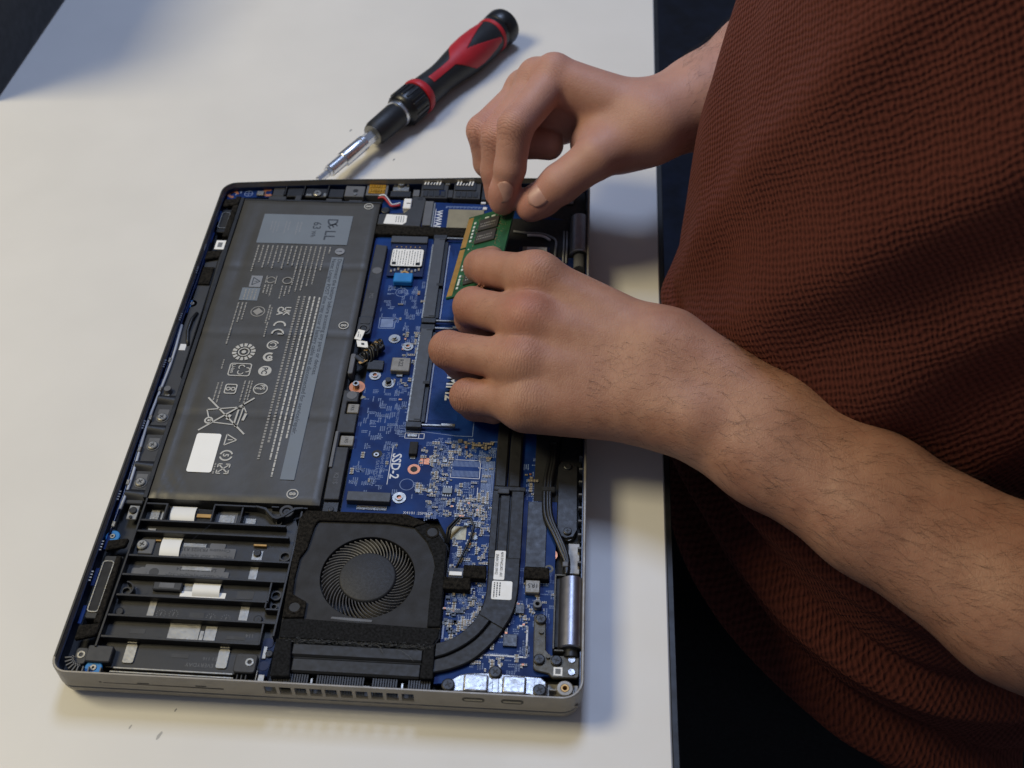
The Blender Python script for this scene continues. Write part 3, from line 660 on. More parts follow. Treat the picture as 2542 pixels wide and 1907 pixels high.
# ---------------------------------------------------------------- circuit board
def arcpts(P, n=10):
    """Catmull-Rom through P"""
    out = []
    Q = [P[0]]+list(P)+[P[-1]]
    for k in range(1, len(Q)-2):
        for t in [i/n for i in range(n)]:
            p0, p1, p2, p3 = (np.array(Q[k+j], float) for j in (-1, 0, 1, 2))
            out.append(tuple(0.5*((2*p1)+(-p0+p2)*t+(2*p0-5*p1+4*p2-p3)*t*t+(-p0+3*p1-3*p2+p3)*t**3)))
    out.append(tuple(P[-1])); return out
PCB = empty('motherboard'); setp(PCB, LAP); tag(PCB, 'blue circuit board with connectors and tiny components')
ZP = 14.5
MB().prism([(105, 87.5), (150, 87.5), (157, 74), (157, 22), (156, 5.5), (204, 12), (203.8, 62), (204, 300), (160, 312), (96, 314), (96, 200), (105, 198)], 12.9, ZP).build('board', 'pcb', PCB)
pc = lambda nm, m, *a, bevel=0.0: box(nm, m, PCB, *a, bevel=bevel)
def pline(mb, pts, w, z=ZP+0.03, close=False):
    pts = pts+[pts[0]] if close else pts
    for a, b in zip(pts, pts[1:]): line(mb, a, b, w, z)
# memory sockets
def socket(y0, y1, nm):
    r_ = empty('memory_socket'); setp(r_, PCB)
    # sockets are parts of the board: body, contact strips, end blocks and spring clips
    PP = PCB; bpy.data.objects.remove(r_)
    pc('socket_body', 'slot_grey', 130.0, 136.2, y0+2, y1-2, ZP, 18.0, bevel=0.2)
    pc('socket_step', 'blk', 136.2, 138.0, y0+3, y1-3, ZP, 16.3, bevel=0.1)
    pc('socket_key', 'ink', 134.8, 138.2, (y0+y1)/2-7.2, (y0+y1)/2-5.4, ZP, 18.05)
    pc('contact_row', 'solder', 128.8, 129.7, y0+4, y1-4, ZP, ZP+0.6); pc('contact_row', 'silk', 138.4, 139.0, y0+4, y1-4, ZP, ZP+0.15)
    for yy, s_ in ((y0, 1), (y1, -1)):
        a, b = sorted((yy-1.6*s_, yy+2*s_)); pc('socket_end', 'blk', 129.4, 137.0, a, b, ZP, 17.6, bevel=0.25)
        a, b = sorted((yy+0.1*s_, yy+1.0*s_)); pc('spring_clip', 'steel', 137.0, 150.5, a, b, ZP+1.2, 17.2, bevel=0.1)
        a, b = sorted((yy-0.4*s_, yy+1.2*s_)); pc('spring_clip', 'steel', 146.4, 153.4, a, b, ZP+1.6, 18.0, bevel=0.2)
        pc('latch_notch', 'ink', 133.0, 136.3, *sorted((yy+2.6*s_, yy+3.4*s_)), 18.0, 18.04)
    # bundled traces running off the socket
    tm = MB()
    for k in range(26): line(tm, (139.6+k*0.55, y0+6), (139.6+k*0.55, y1-8-(k % 5)*1.6), 0.16, ZP+0.02)
    tm.build('trace_bundle', 'trace', PCB)
socket(212.0, 279.2, 1); socket(140.2, 207.6, 2)
text('board_print', 'DIMM2', 146.4, 183.6, ZP+0.04, 8.0, 'silk', PCB, 'D', 0.14)
m_ = MB(); pline(m_, [(129.0, 141), (129.0, 138.4), (136.8, 138.6), (154, 136.6), (162, 136.6), (162, 147)], 0.3); m_.build('board_line', 'silk_dim', PCB)
text('board_print', 'SSD-2', 124.9, 124.4, ZP+0.04, 6.2, 'silk', PCB, 'D', 0.1)
text('board_print', 'PCIe 4.0', 121.9, 124.8, ZP+0.04, 2.3, 'silk_dim', PCB, 'D'); text('board_print', 'Hybrid Optane', 119.6, 124.0, ZP+0.04, 2.3, 'silk_dim', PCB, 'D'); text('board_print', '/SATA/PCIex2)', 117.4, 120.0, ZP+0.04, 2.3, 'silk_dim', PCB, 'D')
m_ = MB(); pline(m_, [(124.4, 129.2), (124.2, 105.6)], 0.3); m_.build('board_line', 'silk', PCB)
text('board_print', 'WWAN', 128.6, 305.2, 15.05, 5.0, 'silk', PCB, 'D', 0.12); m_ = MB(); pline(m_, [(128.0, 306.6), (128.0, 288.6)], 0.35, 15.05); m_.build('board_line', 'silk', PCB)
text('board_print', 'X4101 :25MHZ', 133.6, 89.3, ZP+0.04, 2.1, 'silk', PCB, 'R'); text('board_print', 'X7901:27MHZ', 123.6, 153.0, ZP+0.04, 1.9, 'silk_dim', PCB, 'D'); text('board_print', 'X1E00:32.768KHZ', 123.6, 238.0, ZP+0.04, 1.9, 'silk_dim', PCB, 'D')
m_ = MB()
for x_, y_, r_ in ((116.0, 235.8, 3.4), (133.5, 106.1, 3.4)): circ(m_, x_, y_, r_, 0.3, z=ZP+0.04)
m_.build('board_line', 'silk_dim', PCB)
# M.2 drives' sockets, the small drive with its label and blue rubber stop
pc('drive_socket', 'slot_grey', 105.6, 126.3, 273.6, 279.0, ZP, 17.4, bevel=0.2); pc('drive_board', 'pcb_dark', 106.2, 126.2, 247.0, 273.6, 15.4, 16.2)
MB().prism(rr(107.3, 125.3, 253.6, 268.2, 1.4), 16.2, 17.3).build('drive_package', 'chip', PCB); MB().prism(rr(107.6, 125.0, 253.9, 267.9, 1.3), 17.3, 17.4).build('drive_label', 'label_white', PCB)
bars([(123.4-k*1.5, 267.0-(k % 3)*0.6, 11.5) for k in range(11)], 17.43, 0.45, wl=(0.5, 2.2), gap=0.5).build('label_print', 'ink_grey', PCB)
for a in ((121.6, 124.0, 254.6, 257.0), (108.4, 110.6, 254.8, 257.2)): box('label_block', 'ink', PCB, *a, 17.41, 17.43)
text('label_print', 'SSD', 118.5, 266.4, 17.44, 2.0, 'ink', PCB, 'R') if False else None
pc('rubber_stop', 'blue_rubber', 110.9, 121.3, 240.2, 247.6, 15.0, 18.4, bevel=0.5); MB().ring(116.2, 248.2, 16.2, 16.9, 1.2, 2.4, 20).build('mount_ring', 'gold', PCB); MB().cyl(116.2, 248.2, 16.2, 16.6, 1.2, n=14).build('hole', 'ink', PCB)
for k in range(9): pc('drive_component', 'solder' if k % 2 else 'ceramic', 108.0+k*1.9, 109.0+k*1.9, 249.4+(k % 3)*0.9, 251.2+(k % 3)*0.9, 16.2, 16.8)
for k in range(6): pc('drive_contact', 'gold', 109+k*2.6, 109.6+k*2.6, 270.6, 271.4, 16.2, 16.3)
pc('drive_socket', 'slot_grey', 107.2, 127.3, 93.2, 98.4, ZP, 18.0, bevel=0.2)
m_ = MB()
for k in range(34): m_.box(108.4+k*0.54, 108.7+k*0.54, 98.5, 99.3, ZP, ZP+0.5)
for k in range(26): m_.box(112.0+k*0.54, 112.3+k*0.54, 90.4, 92.6, ZP, ZP+0.5)
tag(m_.build('socket_pins', 'solder', PCB), kind='stuff')
standoff(130.9, 98.0, ZP, PCB, 3.2, 'copper'); standoff(116.4, 200.2, ZP, PCB, 3.1, 'steel'); standoff(124.0, 194.9, ZP, PCB, 2.9, 'copper'); standoff(109.6, 173.8, ZP, PCB, 3.0, 'copper'); standoff(117.1, 168.6, ZP, PCB, 3.1, 'ink')
MB().cyl(116.4, 200.2, ZP, 16.6, 1.1, n=14).build('screw_post', 'steel', PCB); MB().cyl(117.1, 169.4, ZP, 17.2, 1.5, n=14).build('screw_post', 'blk', PCB)
MB().cyl(101.6, 165.6, ZP, 14.9, 4.0, n=24).build('copper_ring', 'copper', PCB); MB().ring(101.2, 165.8, 14.9, 17.4, 0.9, 1.7, 16).build('standoff', 'steel', PCB)
MB().ring(135.9, 115.2, ZP, ZP+0.15, 1.7, 3.0, 28).build('copper_ring', 'copper', PCB); MB().cyl(135.9, 115.2, ZP, ZP+0.05, 1.7, n=20).build('hole', 'ink', PCB)
MB().cyl(117.2, 123.5, ZP, ZP+0.04, 2.6, n=8).build('hole', 'ink', PCB); MB().ring(117.0, 122.8, ZP+0.04, ZP+0.6, 0.6, 1.3, 12).build('pin_ring', 'steel', PCB)
# inductors, connector with taped cable
def coil(x0, x1, y0, y1, h, txt, rot='D', sz=3.0, tx=None, ty=None):
    pc('coil', 'coil', x0, x1, y0, y1, ZP, ZP+h, bevel=0.35)
    if txt: text('coil_print', txt, tx, ty, ZP+h+0.03, sz, 'ink', PCB, rot, 0.03)
coil(117.4, 127.0, 175.3, 184.6, 3.0, 'R22', 'D', 3.2, 121.2, 183.4); pc('coil_foot', 'solder', 120.6, 123.6, 173.4, 175.2, ZP, ZP+0.9)
coil(99.2, 105.0, 146.8, 152.8, 2.2, '1R5', 'D', 2.3, 101.0, 152.0); coil(98.7, 105.3, 126.2, 132.4, 2.2, '1R5', 'D', 2.3, 101.0, 131.4)
coil(191.3, 197.6, 49.3, 55.7, 2.6, '1R5', 'X', 3.0, 197.0, 53.8)
CN = MB().obox((105.6, 187.6, 17.2), (4.2, 4.6, 0.4), (-2.0, 1.9, 0), (0, 0, 1.4)); CN.build('plug', 'wire_black', PCB, bevel=0.5)
for k in range(9):
    a = rnd.uniform(0.5, 1.1); cx_, cy_ = 102.5+k*0.95, 183+k*1.2; q_ = rnd.uniform(1.6, 2.8)
    MB().tube(arcpts([(cx_-q_*0.9, cy_+q_*0.5, 16.4), (cx_-q_*0.4, cy_+q_*1.1, 18.4+a), (cx_+q_*0.5, cy_+q_*0.4, 19.2+a), (cx_+q_*0.9, cy_-q_*0.8, 18.0), (cx_+q_*0.7, cy_-q_*1.4, 16.2)], 4), 0.55, 7).build('wire', 'wire_black', PCB, smooth=True)
MB().obox((109.4, 192.2, 17.6), (1.0, 1.2, 0.2), (-2.6, 2.3, 0), (0, 0, 1.6)).build('plug', 'blk', PCB, bevel=0.4); MB().obox((101.0, 182.0, 17.0), (0.8, 0.9, 0.1), (-2.4, 2.2, 0), (0, 0, 1.2)).build('plug', 'blk', PCB, bevel=0.3)
for c_, a_, b_ in (((109.0, 193.4, 19.3), (1.6, 1.0, 0), (-0.4, 0.6, 0)), ((104.6, 189.0, 18.8), (1.8, 1.9, 0.2), (-0.5, 0.5, 0)), ((103.2, 180.6, 18.0), (1.4, 1.2, 0), (-0.5, 0.6, 0)), ((101.6, 179.8, 17.8), (0.6, 0.6, 0), (-0.5, 0.6, 0))):
    MB().obox(c_, a_, b_, (0, 0, 0.12)).build('plug_contact', 'gold', PCB)
pc('plug_socket', 'blk', 105, 113.4, 176.4, 183.0, ZP, 16.6, bevel=0.3)
for k in range(5): MB().tube([(98.4+k*0.7, 196-k*0.3, 17.8), (100.0+k*0.8, 191.0, 18.6), (102.2+k*0.9, 187.6+k*0.6, 18.0)], 0.42, 6).build('wire', 'wire_black', PCB, smooth=True)
for c_, ex, ey in (((98.7, 198.2, 19.0), (1.9, -0.7, 0.2), (0.7, 3.2, 0.3)), ((101.2, 191.0, 19.6), (2.9, -0.4, 0), (-0.5, 1.9, 0.4))):
    MB().obox(c_, ex, ey, (0, 0, 0.15)).build('white_tag', 'label_white', PCB, bevel=0.08)
MB().obox((101.4, 191.0, 19.8), (0.8, -0.1, 0), (-0.1, 0.6, 0.1), (0, 0, 0.03)).build('tag_print', 'ink', PCB)
bars([(98.0, 200.5, 4.0), (99.2, 200.2, 4.0)], 19.22, 0.4).build('tag_print', 'ink_grey', PCB)
# sundry larger components
pc('chip', 'blk_matte', 132.6, 136.6, 122.6, 130.2, ZP, 17.0, bevel=0.25); pc('chip_foot', 'solder', 133.4, 135.8, 121.2, 122.6, ZP, ZP+0.4)
m_ = MB(); pline(m_, [(129.3, 134.0), (138.6, 134.0), (138.6, 137.2), (129.3, 137.2)], 0.3, close=True); pline(m_, [(136.0, 134), (136.0, 137.2)], 0.3)
pline(m_, [(153.5, 111.4), (167.1, 111.2), (167.1, 122.0), (153.6, 122.0)], 0.3, close=True); m_.build('board_line', 'silk', PCB)
MB().prism(rr(130.4, 135.4, 134.6, 136.6, 0.8), ZP, ZP+0.5).build('solder_pad', 'solder', PCB, bevel=0.2)
m_ = MB()
for k in range(21): m_.box(154.3+k*0.6, 154.62+k*0.6, 118.0, 121.2, ZP, ZP+0.06); m_.box(154.1+k*0.6, 154.42+k*0.6, 112.0, 115.6, ZP, ZP+0.06)
tag(m_.build('pad_comb', 'silk_dim', PCB), kind='stuff')
m_ = MB()
for k in range(8): m_.box(168.2+k*0.75, 168.5+k*0.75, 100.6, 122.0, ZP, ZP+0.06)
for k in range(40): m_.box(168.0, 174, 101+k*0.52, 101.2+k*0.52, ZP, ZP+0.05)
tag(m_.build('pad_comb', 'silk_dim', PCB), kind='stuff')
m_ = MB(); pline(m_, [(166.6, 124.2), (171, 124.2)], 0.3); pline(m_, [(166.6, 124.2), (166.4, 117.6), (169, 117.6)], 0.3); pline(m_, [(170.4, 100.6), (166.8, 100.4), (166.8, 106)], 0.3); m_.build('board_line', 'silk', PCB)
pc('flat_chip', 'print_label', 150.7, 155.1, 101.4, 104.6, ZP, ZP+1.1, bevel=0.1)
for k in range(4): pc('chip_leg', 'solder', 150.9+k*1.1, 151.5+k*1.1, 104.6, 106.0, ZP, ZP+0.4); pc('chip_leg', 'solder', 150.7+k*1.1, 151.3+k*1.1, 100.0, 101.4, ZP, ZP+0.4)
pc('copper_pad', 'copper', 138.2, 139.8, 118.6, 122.2, ZP, ZP+0.15); pc('copper_pad', 'copper', 140.2, 142.8, 118.4, 122.2, ZP, ZP+0.15)
for x_, y_ in ((156.4, 133.4), (156.5, 127.8), (145.0, 120.7), (150.1, 121.0), (139.1, 102.5), (144.7, 102.8), (163.2, 84.6), (168.6, 84.6), (167.6, 77.8)):
    MB().prism(rr(x_-1.2, x_+1.2, y_-1.2, y_+1.2, 0.5), ZP, ZP+0.5).build('solder_pad', 'solder', PCB, bevel=0.2)
pc('square_pad', 'pad_gold', 155.5, 163.4, 76.5, 83.7, ZP, ZP+0.15)
MB().prism([(181.4, 16.2), (183.8, 16.2), (182.6, 14.0)], ZP, ZP+0.1).build('arrow_mark', 'silk', PCB); MB().prism([(104.8, 160.4), (107, 159.2), (104.4, 157.8)], ZP, ZP+0.1).build('arrow_mark', 'pad_gold', PCB)
m_ = MB(); pline(m_, [(168, 34.4), (157.6, 35.0), (157.6, 26.2)], 0.7); pline(m_, [(189.4, 34.4), (193.0, 34.2), (193.2, 19.7), (175, 19.9)], 0.7); m_.build('board_line', 'silk', PCB)
pc('chip', 'chip', 183.2, 189.0, 23.8, 29.5, ZP, ZP+1.2, bevel=0.15); pc('chip', 'chip', 187.6, 191.4, 39.6, 44.0, ZP, ZP+1.4, bevel=0.15)
MB().ring(196.9, 44.0, ZP, 17.2, 1.0, 1.9, 18).build('standoff', 'mid_grey', PCB); MB().cyl(196.9, 44, ZP, ZP+0.5, 1.0, n=12).build('hole', 'ink', PCB)
# crowds of tiny chips, resistors and printed legends
bodies, ends, silk, coppers = MB(), MB(), MB(), MB()
zones = [((143, 172, 88.5, 134), 430, 0.36), ((157, 174, 24, 75), 220, 0.6), ((168, 192.5, 12.5, 45), 150, 0.55), ((105.5, 128, 134, 166), 60, 0.1), ((106, 128, 206, 246), 50, 0.1), ((105, 128, 100, 133), 60, 0.15), ((187, 203, 36, 62), 50, 0.3), ((118, 129, 166, 206), 60, 0.5), ((187.5, 193, 98, 124), 30, 0.2), ((136, 150, 100, 133), 60, 0.4), ((158, 174, 75, 100), 120, 0.5)]
blocked = [(129.5, 162.5, 134, 280), (149, 156.5, 99, 107), (152.5, 168, 110, 123), (131.5, 137.5, 120, 131), (132, 140, 111, 119), (182.5, 189.6, 23, 30), (154.5, 164, 75.5, 84.5), (112, 121, 119, 128), (123, 130, 104, 126), (129, 139, 133, 138), (116, 128, 172, 186), (113, 120, 197, 204)]
def free(x, y): return not any(a < x < b and c < y < d for a, b, c, d in blocked)
for (xa, xb, ya, yb), cnt, dens in zones:
    for k in range(cnt):
        x, y = rnd.uniform(xa, xb), rnd.uniform(ya, yb)
        x = round(x/0.55)*0.55; y = round(y/0.55)*0.55
        if not free(x, y): continue
        if rnd.random() < dens:
            l, w = rnd.choice(((0.5, 0.27), (0.5, 0.27), (0.75, 0.4), (0.9, 0.5))); h = rnd.uniform(0.3, 0.7)
            rep = rnd.choice((1, 1, 2, 3, 4)); hor = rnd.random() < 0.5
            for q in range(rep):
                cx_, cy_ = (x, y+q*2.6*w) if hor else (x+q*2.6*w, y)
                lx, ly = (l, w) if hor else (w, l)
                e_ = 0.4
                if hor:
                    bodies.box(cx_-lx*(1-e_), cx_+lx*(1-e_), cy_-ly, cy_+ly, ZP, ZP+h); ends.box(cx_-lx, cx_-lx*(1-e_), cy_-ly, cy_+ly, ZP, ZP+h+0.02); ends.box(cx_+lx*(1-e_), cx_+lx, cy_-ly, cy_+ly, ZP, ZP+h+0.02)
                else:
                    bodies.box(cx_-lx, cx_+lx, cy_-ly*(1-e_), cy_+ly*(1-e_), ZP, ZP+h); ends.box(cx_-lx, cx_+lx, cy_-ly, cy_-ly*(1-e_), ZP, ZP+h+0.02); ends.box(cx_-lx, cx_+lx, cy_+ly*(1-e_), cy_+ly, ZP, ZP+h+0.02)
            if rnd.random() < 0.05: coppers.box(x-0.5, x+0.5, y-0.4, y+0.4, ZP, ZP+h+0.05)
        else:
            hor = rnd.random() < 0.45; rows = rnd.choice((1, 2, 3)); Ln = rnd.uniform(1.6, 3.6)
            for q in range(rows):
                t = 0
                while t < Ln:
                    w_ = rnd.uniform(0.25, 0.7)
                    if hor: silk.flat([(x+t, y+q*0.95), (x+t+w_, y+q*0.95), (x+t+w_, y+q*0.95+0.5), (x+t, y+q*0.95+0.5)], ZP+0.03)
                    else: silk.flat([(x+q*0.95, y-t-w_), (x+q*0.95+0.5, y-t-w_), (x+q*0.95+0.5, y-t), (x+q*0.95, y-t)], ZP+0.03)
                    t += w_+0.22
tag(bodies.build('tiny_components', 'ceramic', PCB), kind='stuff'); tag(ends.build('solder_ends', 'solder', PCB), kind='stuff')
tag(silk.build('board_legends', 'silk_dim', PCB), kind='stuff'); tag(coppers.build('copper_spots', 'copper', PCB), kind='stuff')
for k in range(26):      # small black three-legged parts in the near right area
    x, y = rnd.uniform(158, 173), rnd.uniform(25, 50)
    pc('small_chip', 'chip', x-0.9, x+0.9, y-0.7, y+0.7, ZP, ZP+0.9)
# fan plug with its black lead
pc('fan_socket', 'blk', 157.4, 165.2, 54.4, 60.6, ZP, 16.4, bevel=0.2); pc('fan_socket_edge', 'label_white', 157.9, 163.5, 56.2, 58.2, ZP, 17.0, bevel=0.1)
for k, (dx, dz) in enumerate(((0, 0), (0.7, 0.5), (-0.6, 0.9))):
    MB().tube([(155.4+dx, 73, 16.5), (156.0+dx, 79.5, 18+dz), (160+dx, 85.2, 18.6+dz), (165+dx*0.4, 86.0, 18.2), (167.0, 82, 17.6), (165.6, 75, 17.0), (162.8, 67, 16.6), (160.7, 60.4, 16.2)], 0.55, 8).build('fan_lead', 'wire_black', PCB, smooth=True)
# loose white-printed box
m_ = MB(); pline(m_, [(106.8, 208.0), (115.1, 208.0), (115.1, 215.8), (106.8, 215.8)], 0.5, close=True); m_.build('board_line', 'silk_dim', PCB)
MB().prism([(107.6, 208.8), (114.3, 208.8), (114.3, 215.0), (107.6, 215.0)], ZP, ZP+0.03).build('printed_field', 'silk_dim', PCB)

# ---------------------------------------------------------------- fan
FAN = empty('fan'); setp(FAN, LAP); tag(FAN, 'black cooling fan with foam seal')
FX, FY, FRD = 122.4, 53.4, 20.7
FO = [(89.8, 86.4), (136, 86.9), (146, 82.5), (151.6, 77.4), (155.9, 70.8), (156.8, 25), (154.3, 20.8), (89.3, 20.8), (87.3, 81.8)]
def ray_hit(poly, cx_, cy_, a):
    best = None; dx, dy = math.cos(a), math.sin(a)
    for k in range(len(poly)):
        (ax, ay), (bx, by) = poly[k], poly[(k+1) % len(poly)]
        ex, ey = bx-ax, by-ay; den = dx*ey-dy*ex
        if abs(den) < 1e-9: continue
        t = ((ax-cx_)*ey-(ay-cy_)*ex)/den; u = ((ax-cx_)*dy-(ay-cy_)*dx)/den
        if t > 0 and -1e-6 <= u <= 1+1e-6 and (best is None or t < best): best = t
    return (cx_+dx*best, cy_+dy*best)
def holed(poly, cx_, cy_, r, z0, z1, n=96, inner=None):
    angs = sorted(set([2*PI*k/n for k in range(n)]+[math.atan2(y-cy_, x-cx_) % (2*PI) for x, y in poly]))
    m_ = MB(); k = len(angs)
    for a in angs:
        o = ray_hit(poly, cx_, cy_, a); i = (cx_+r*math.cos(a), cy_+r*math.sin(a)) if inner is None else ray_hit(inner, cx_, cy_, a)
        m_.v += [(*i, z1), (*o, z1), (*o, z0), (*i, z0)]
    for a in range(k):
        p, q = 4*a, 4*((a+1) % k); m_.f += [(p, p+1, q+1, q), (p+1, p+2, q+2, q+1), (p+2, p+3, q+3, q+2), (p+3, p, q, q+3)]
    return m_
holed(FO, FX, FY, FRD, 12.0, 17.0).build('fan_housing', 'fan_plate', FAN, smooth='auto', bevel=0.15)
MB().cyl(FX, FY, 11.4, 12.0, FRD+1, n=40).build('fan_floor', 'ink', FAN)
MB().loft([[(FX+r*math.cos(2*PI*k/48), FY+r*math.sin(2*PI*k/48), z) for k in range(48)] for r, z in ((12.6, 12.0), (12.6, 16.2), (12.2, 16.9), (11.7, 17.1))]).build('fan_hub', 'fan_hub', FAN, smooth='auto')
bl = MB(); steps = 7
for k in range(steps+1):
    t = k/steps; r = 12.3+(20.2-12.3)*t; a = 0.40*t+0.06*t*t
    wdt = 0.21-0.03*t
    for s_, z in ((-1, 16.2), (1, 16.0), (1, 12.6), (-1, 12.6)):
        aa = a+s_*wdt/r; bl.v.append((r*math.cos(aa), r*math.sin(aa), z))
for k in range(steps):
    p, q = 4*k, 4*k+4; bl.f += [(p, p+1, q+1, q), (p+1, p+2, q+2, q+1), (p+2, p+3, q+3, q+2), (p+3, p, q, q+3)]
bl.f += [(3, 2, 1, 0), (4*steps, 4*steps+1, 4*steps+2, 4*steps+3)]
B0 = bl.build('blade', 'fan_blade', None); PROTO.append(B0)
for k in range(53): put(B0, 'blade', FAN, FX, FY, 0, 2*PI*k/53)
# foam seal: rough on the left and top, finer weave on the right
MB().prism([(89.9, 86.2), (136, 86.7), (145.6, 82.3), (140, 80.0), (128.4, 81.6), (96.4, 81.0), (95.2, 78), (93.8, 66), (91.4, 60.6), (91.0, 50), (91.6, 42), (98.2, 38.5), (98.4, 31.0), (89.2, 30.4), (87.6, 81.6)], 17.0, 18.4).build('foam_seal', 'foam', FAN, bevel=0.3)
MB().prism([(146, 82.2), (151.4, 77.2), (155.6, 70.6), (156.5, 30), (151.0, 29.6), (150.6, 48), (151.4, 60), (149.8, 66), (146.6, 72.6), (140.4, 79.8)], 17.0, 18.2).build('foam_seal', 'foam_fine', FAN, bevel=0.3)
MB().prism([(89.4, 30.0), (98.4, 30.6), (156.4, 29.2), (156.2, 25), (154, 21.2), (89.4, 21.2)], 17.0, 17.7).build('foam_seal', 'foam_fine', FAN, bevel=0.3)
for x_, y_ in ((93.6, 35.4), (148.6, 77.2)):
    MB().ring(x_, y_, 18.1, 18.6, 2.3, 3.1, 20).build('screw_collar', 'foam', FAN); MB().cyl(x_, y_, 18.4, 18.5, 2.3, n=18).build('hole', 'ink', FAN)
fz = MB()
for k in range(420):      # lint along the fan outlet
    x = rnd.uniform(92, 154); p = (x, 20.3+rnd.uniform(-0.6, 0.7), 17.2+rnd.uniform(-0.5, 0.5)); a = rnd.uniform(0, 6.3); l = rnd.uniform(0.8, 2.4)
    fz.tube([p, (p[0]+l*math.cos(a)*0.6, p[1]+l*math.sin(a)*0.4, p[2]+0.5), (p[0]+l*math.cos(a+0.7), p[1]+l*math.sin(a+0.7)*0.6, p[2]+rnd.uniform(-0.4, 0.5))], 0.05, 3)
for p, q in (((131, 20, 18), (134, 16.6, 17.6)), ((142, 17.8, 17.4), (147, 13.6, 17.3)), ((139, 18.6, 17.6), (143, 17.0, 17.5)), ((40, 68, 16), (47, 77, 16.5))):
    fz.tube([p, ((p[0]+q[0])/2+0.4, (p[1]+q[1])/2, (p[2]+q[2])/2+0.4), q], 0.07, 3)
tag(fz.build('lint', 'ink_grey', FAN), kind='stuff')
MB().prism([(109.6, 31.7), (118, 31.1), (127.2, 31.0), (127.4, 32.0), (118, 32.4), (110, 32.6)], 17.0, 17.04).build('scuff', 'mid_grey', FAN)

# ---------------------------------------------------------------- heat pipe, fins
HP = empty('heat_pipe'); setp(HP, LAP); tag(HP, 'black twin heat pipe curving from the fan grille')
hb = lambda nm, m, *a, bevel=0.3: box(nm, m, HP, *a, bevel=bevel)
MB().prism([(88.3, 20.6), (95.0, 20.8), (97.0, 3.8), (89.0, 3.3)], 13, 17.6).build('end_block', 'foam_fine', HP, bevel=0.3)
MB().prism([(150.8, 20.4), (155.0, 22.2), (155.8, 6.2), (150.4, 6.0)], 13, 17.6).build('end_block', 'foam_fine', HP, bevel=0.3)
hb('pipe_run', 'pipe_black', 95.4, 150.8, 13.7, 19.8, 13, 16.8, bevel=0.8); hb('pipe_run', 'pipe_black', 96.4, 150.6, 6.4, 13.1, 13, 16.6, bevel=0.8); hb('pipe_seam', 'ink', 95.8, 150.6, 13.0, 13.8, 13, 15.8)
OUT = arcpts([(155.6, 9.4), (163, 11.6), (171, 16.0), (178, 23.5), (183.6, 32), (187.2, 41), (188.4, 52), (188.5, 66)])
MID = arcpts([(155.6, 16.0), (161, 18.2), (167.6, 22.6), (173.2, 28.2), (178, 36), (180.6, 44), (181.4, 53), (181.4, 66)])
INN = arcpts([(155.6, 23.0), (159.4, 24.4), (164.2, 27.4), (168.8, 32.2), (172.4, 38.4), (174.2, 45), (174.8, 53), (174.3, 66)])
def band(A, B, z0, z1, ins=0.45):
    m_ = MB()
    for (ax, ay), (bx, by) in zip(A, B):
        dx, dy = bx-ax, by-ay; l = math.hypot(dx, dy); dx, dy = dx/l*ins, dy/l*ins
        m_.v += [(ax, ay, z0), (ax, ay, z1-ins), (ax+dx, ay+dy, z1), (bx-dx, by-dy, z1), (bx, by, z1-ins), (bx, by, z0)]
    for k in range(len(A)-1):
        p, q = 6*k, 6*k+6
        for s_ in range(5): m_.f.append((p+s_, p+s_+1, q+s_+1, q+s_))
    m_.f += [(0, 1, 2, 3, 4, 5), tuple(len(m_.v)-6+s_ for s_ in (5, 4, 3, 2, 1, 0))]
    return m_
sh_ = lambda A, B, f: [(a[0]+(b[0]-a[0])*f, a[1]+(b[1]-a[1])*f) for a, b in zip(A, B)]
band(sh_(MID, OUT, 0.07), OUT, 13, 16.6).build('pipe_bend', 'pipe_black', HP, smooth='auto'); band(INN, sh_(MID, INN, 0.05), 13, 16.8).build('pipe_bend', 'pipe_black', HP, smooth='auto')
band(sh_(INN, OUT, 0.2), sh_(INN, OUT, 0.8), 13, 15.2).build('pipe_seam', 'ink', HP)
cut = [k for k in range(len(OUT)) if OUT[k][1] > 30.5]
band([INN[k] for k in cut], [OUT[k] for k in cut], 13, 17.2).build('elbow_cover', 'pipe_black', HP, smooth='auto')
# straight part up to the processor, with a stepped cover
hb('pipe_run', 'pipe_black', 174.2, 177.3, 66, 103, 13, 17.2); hb('pipe_run', 'pipe_black', 177.9, 182.3, 66, 101, 13, 16.6); hb('pipe_run', 'pipe_black', 182.9, 188.6, 66, 103, 13, 17.2); hb('pipe_seam', 'ink', 176.9, 183.2, 66, 101, 13, 15.6)
hb('cover_cap', 'pipe_black', 174.4, 189.2, 103, 105.4, 13, 17.4); hb('cover_tab', 'dark_grey', 176.4, 181.8, 101.0, 104.0, 16.8, 17.8)
hb('pipe_run', 'pipe_black', 174.4, 180.2, 105.4, 190, 13, 16.8, bevel=0.8); hb('pipe_run', 'pipe_black', 180.8, 186.6, 105.4, 190, 13, 16.8, bevel=0.8); hb('cooler_plate', 'blk_matte', 168, 191, 150, 205, 12.5, 15.6)
lb = lambda nm, m, x0, x1, y0, y1, z, r=0.5: MB().prism(rr(x0, x1, y0, y1, r), z-0.12, z).build(nm, m, HP)
lb('label', 'label_white', 177.3, 182.0, 54.8, 69.8, 17.36); lb('label', 'label_white', 176.9, 185.7, 44.9, 54.2, 17.42, 0.8)
text('label_print', '46W.0W602.0031 A01', 179.9, 69.2, 17.4, 1.75, 'ink', HP, 'D', 0.02, sx=0.78); text('label_print', 'SNNN 2021/09/02', 177.8, 68.0, 17.4, 1.75, 'ink', HP, 'D', 0.02, sx=0.8)
bars([(178.0, 53.4, 7.6), (179.2, 53.4, 7.2), (180.4, 53.4, 7.2)], 17.45, 0.5, wl=(0.5, 1.2), gap=0.3).build('label_print', 'ink', HP)
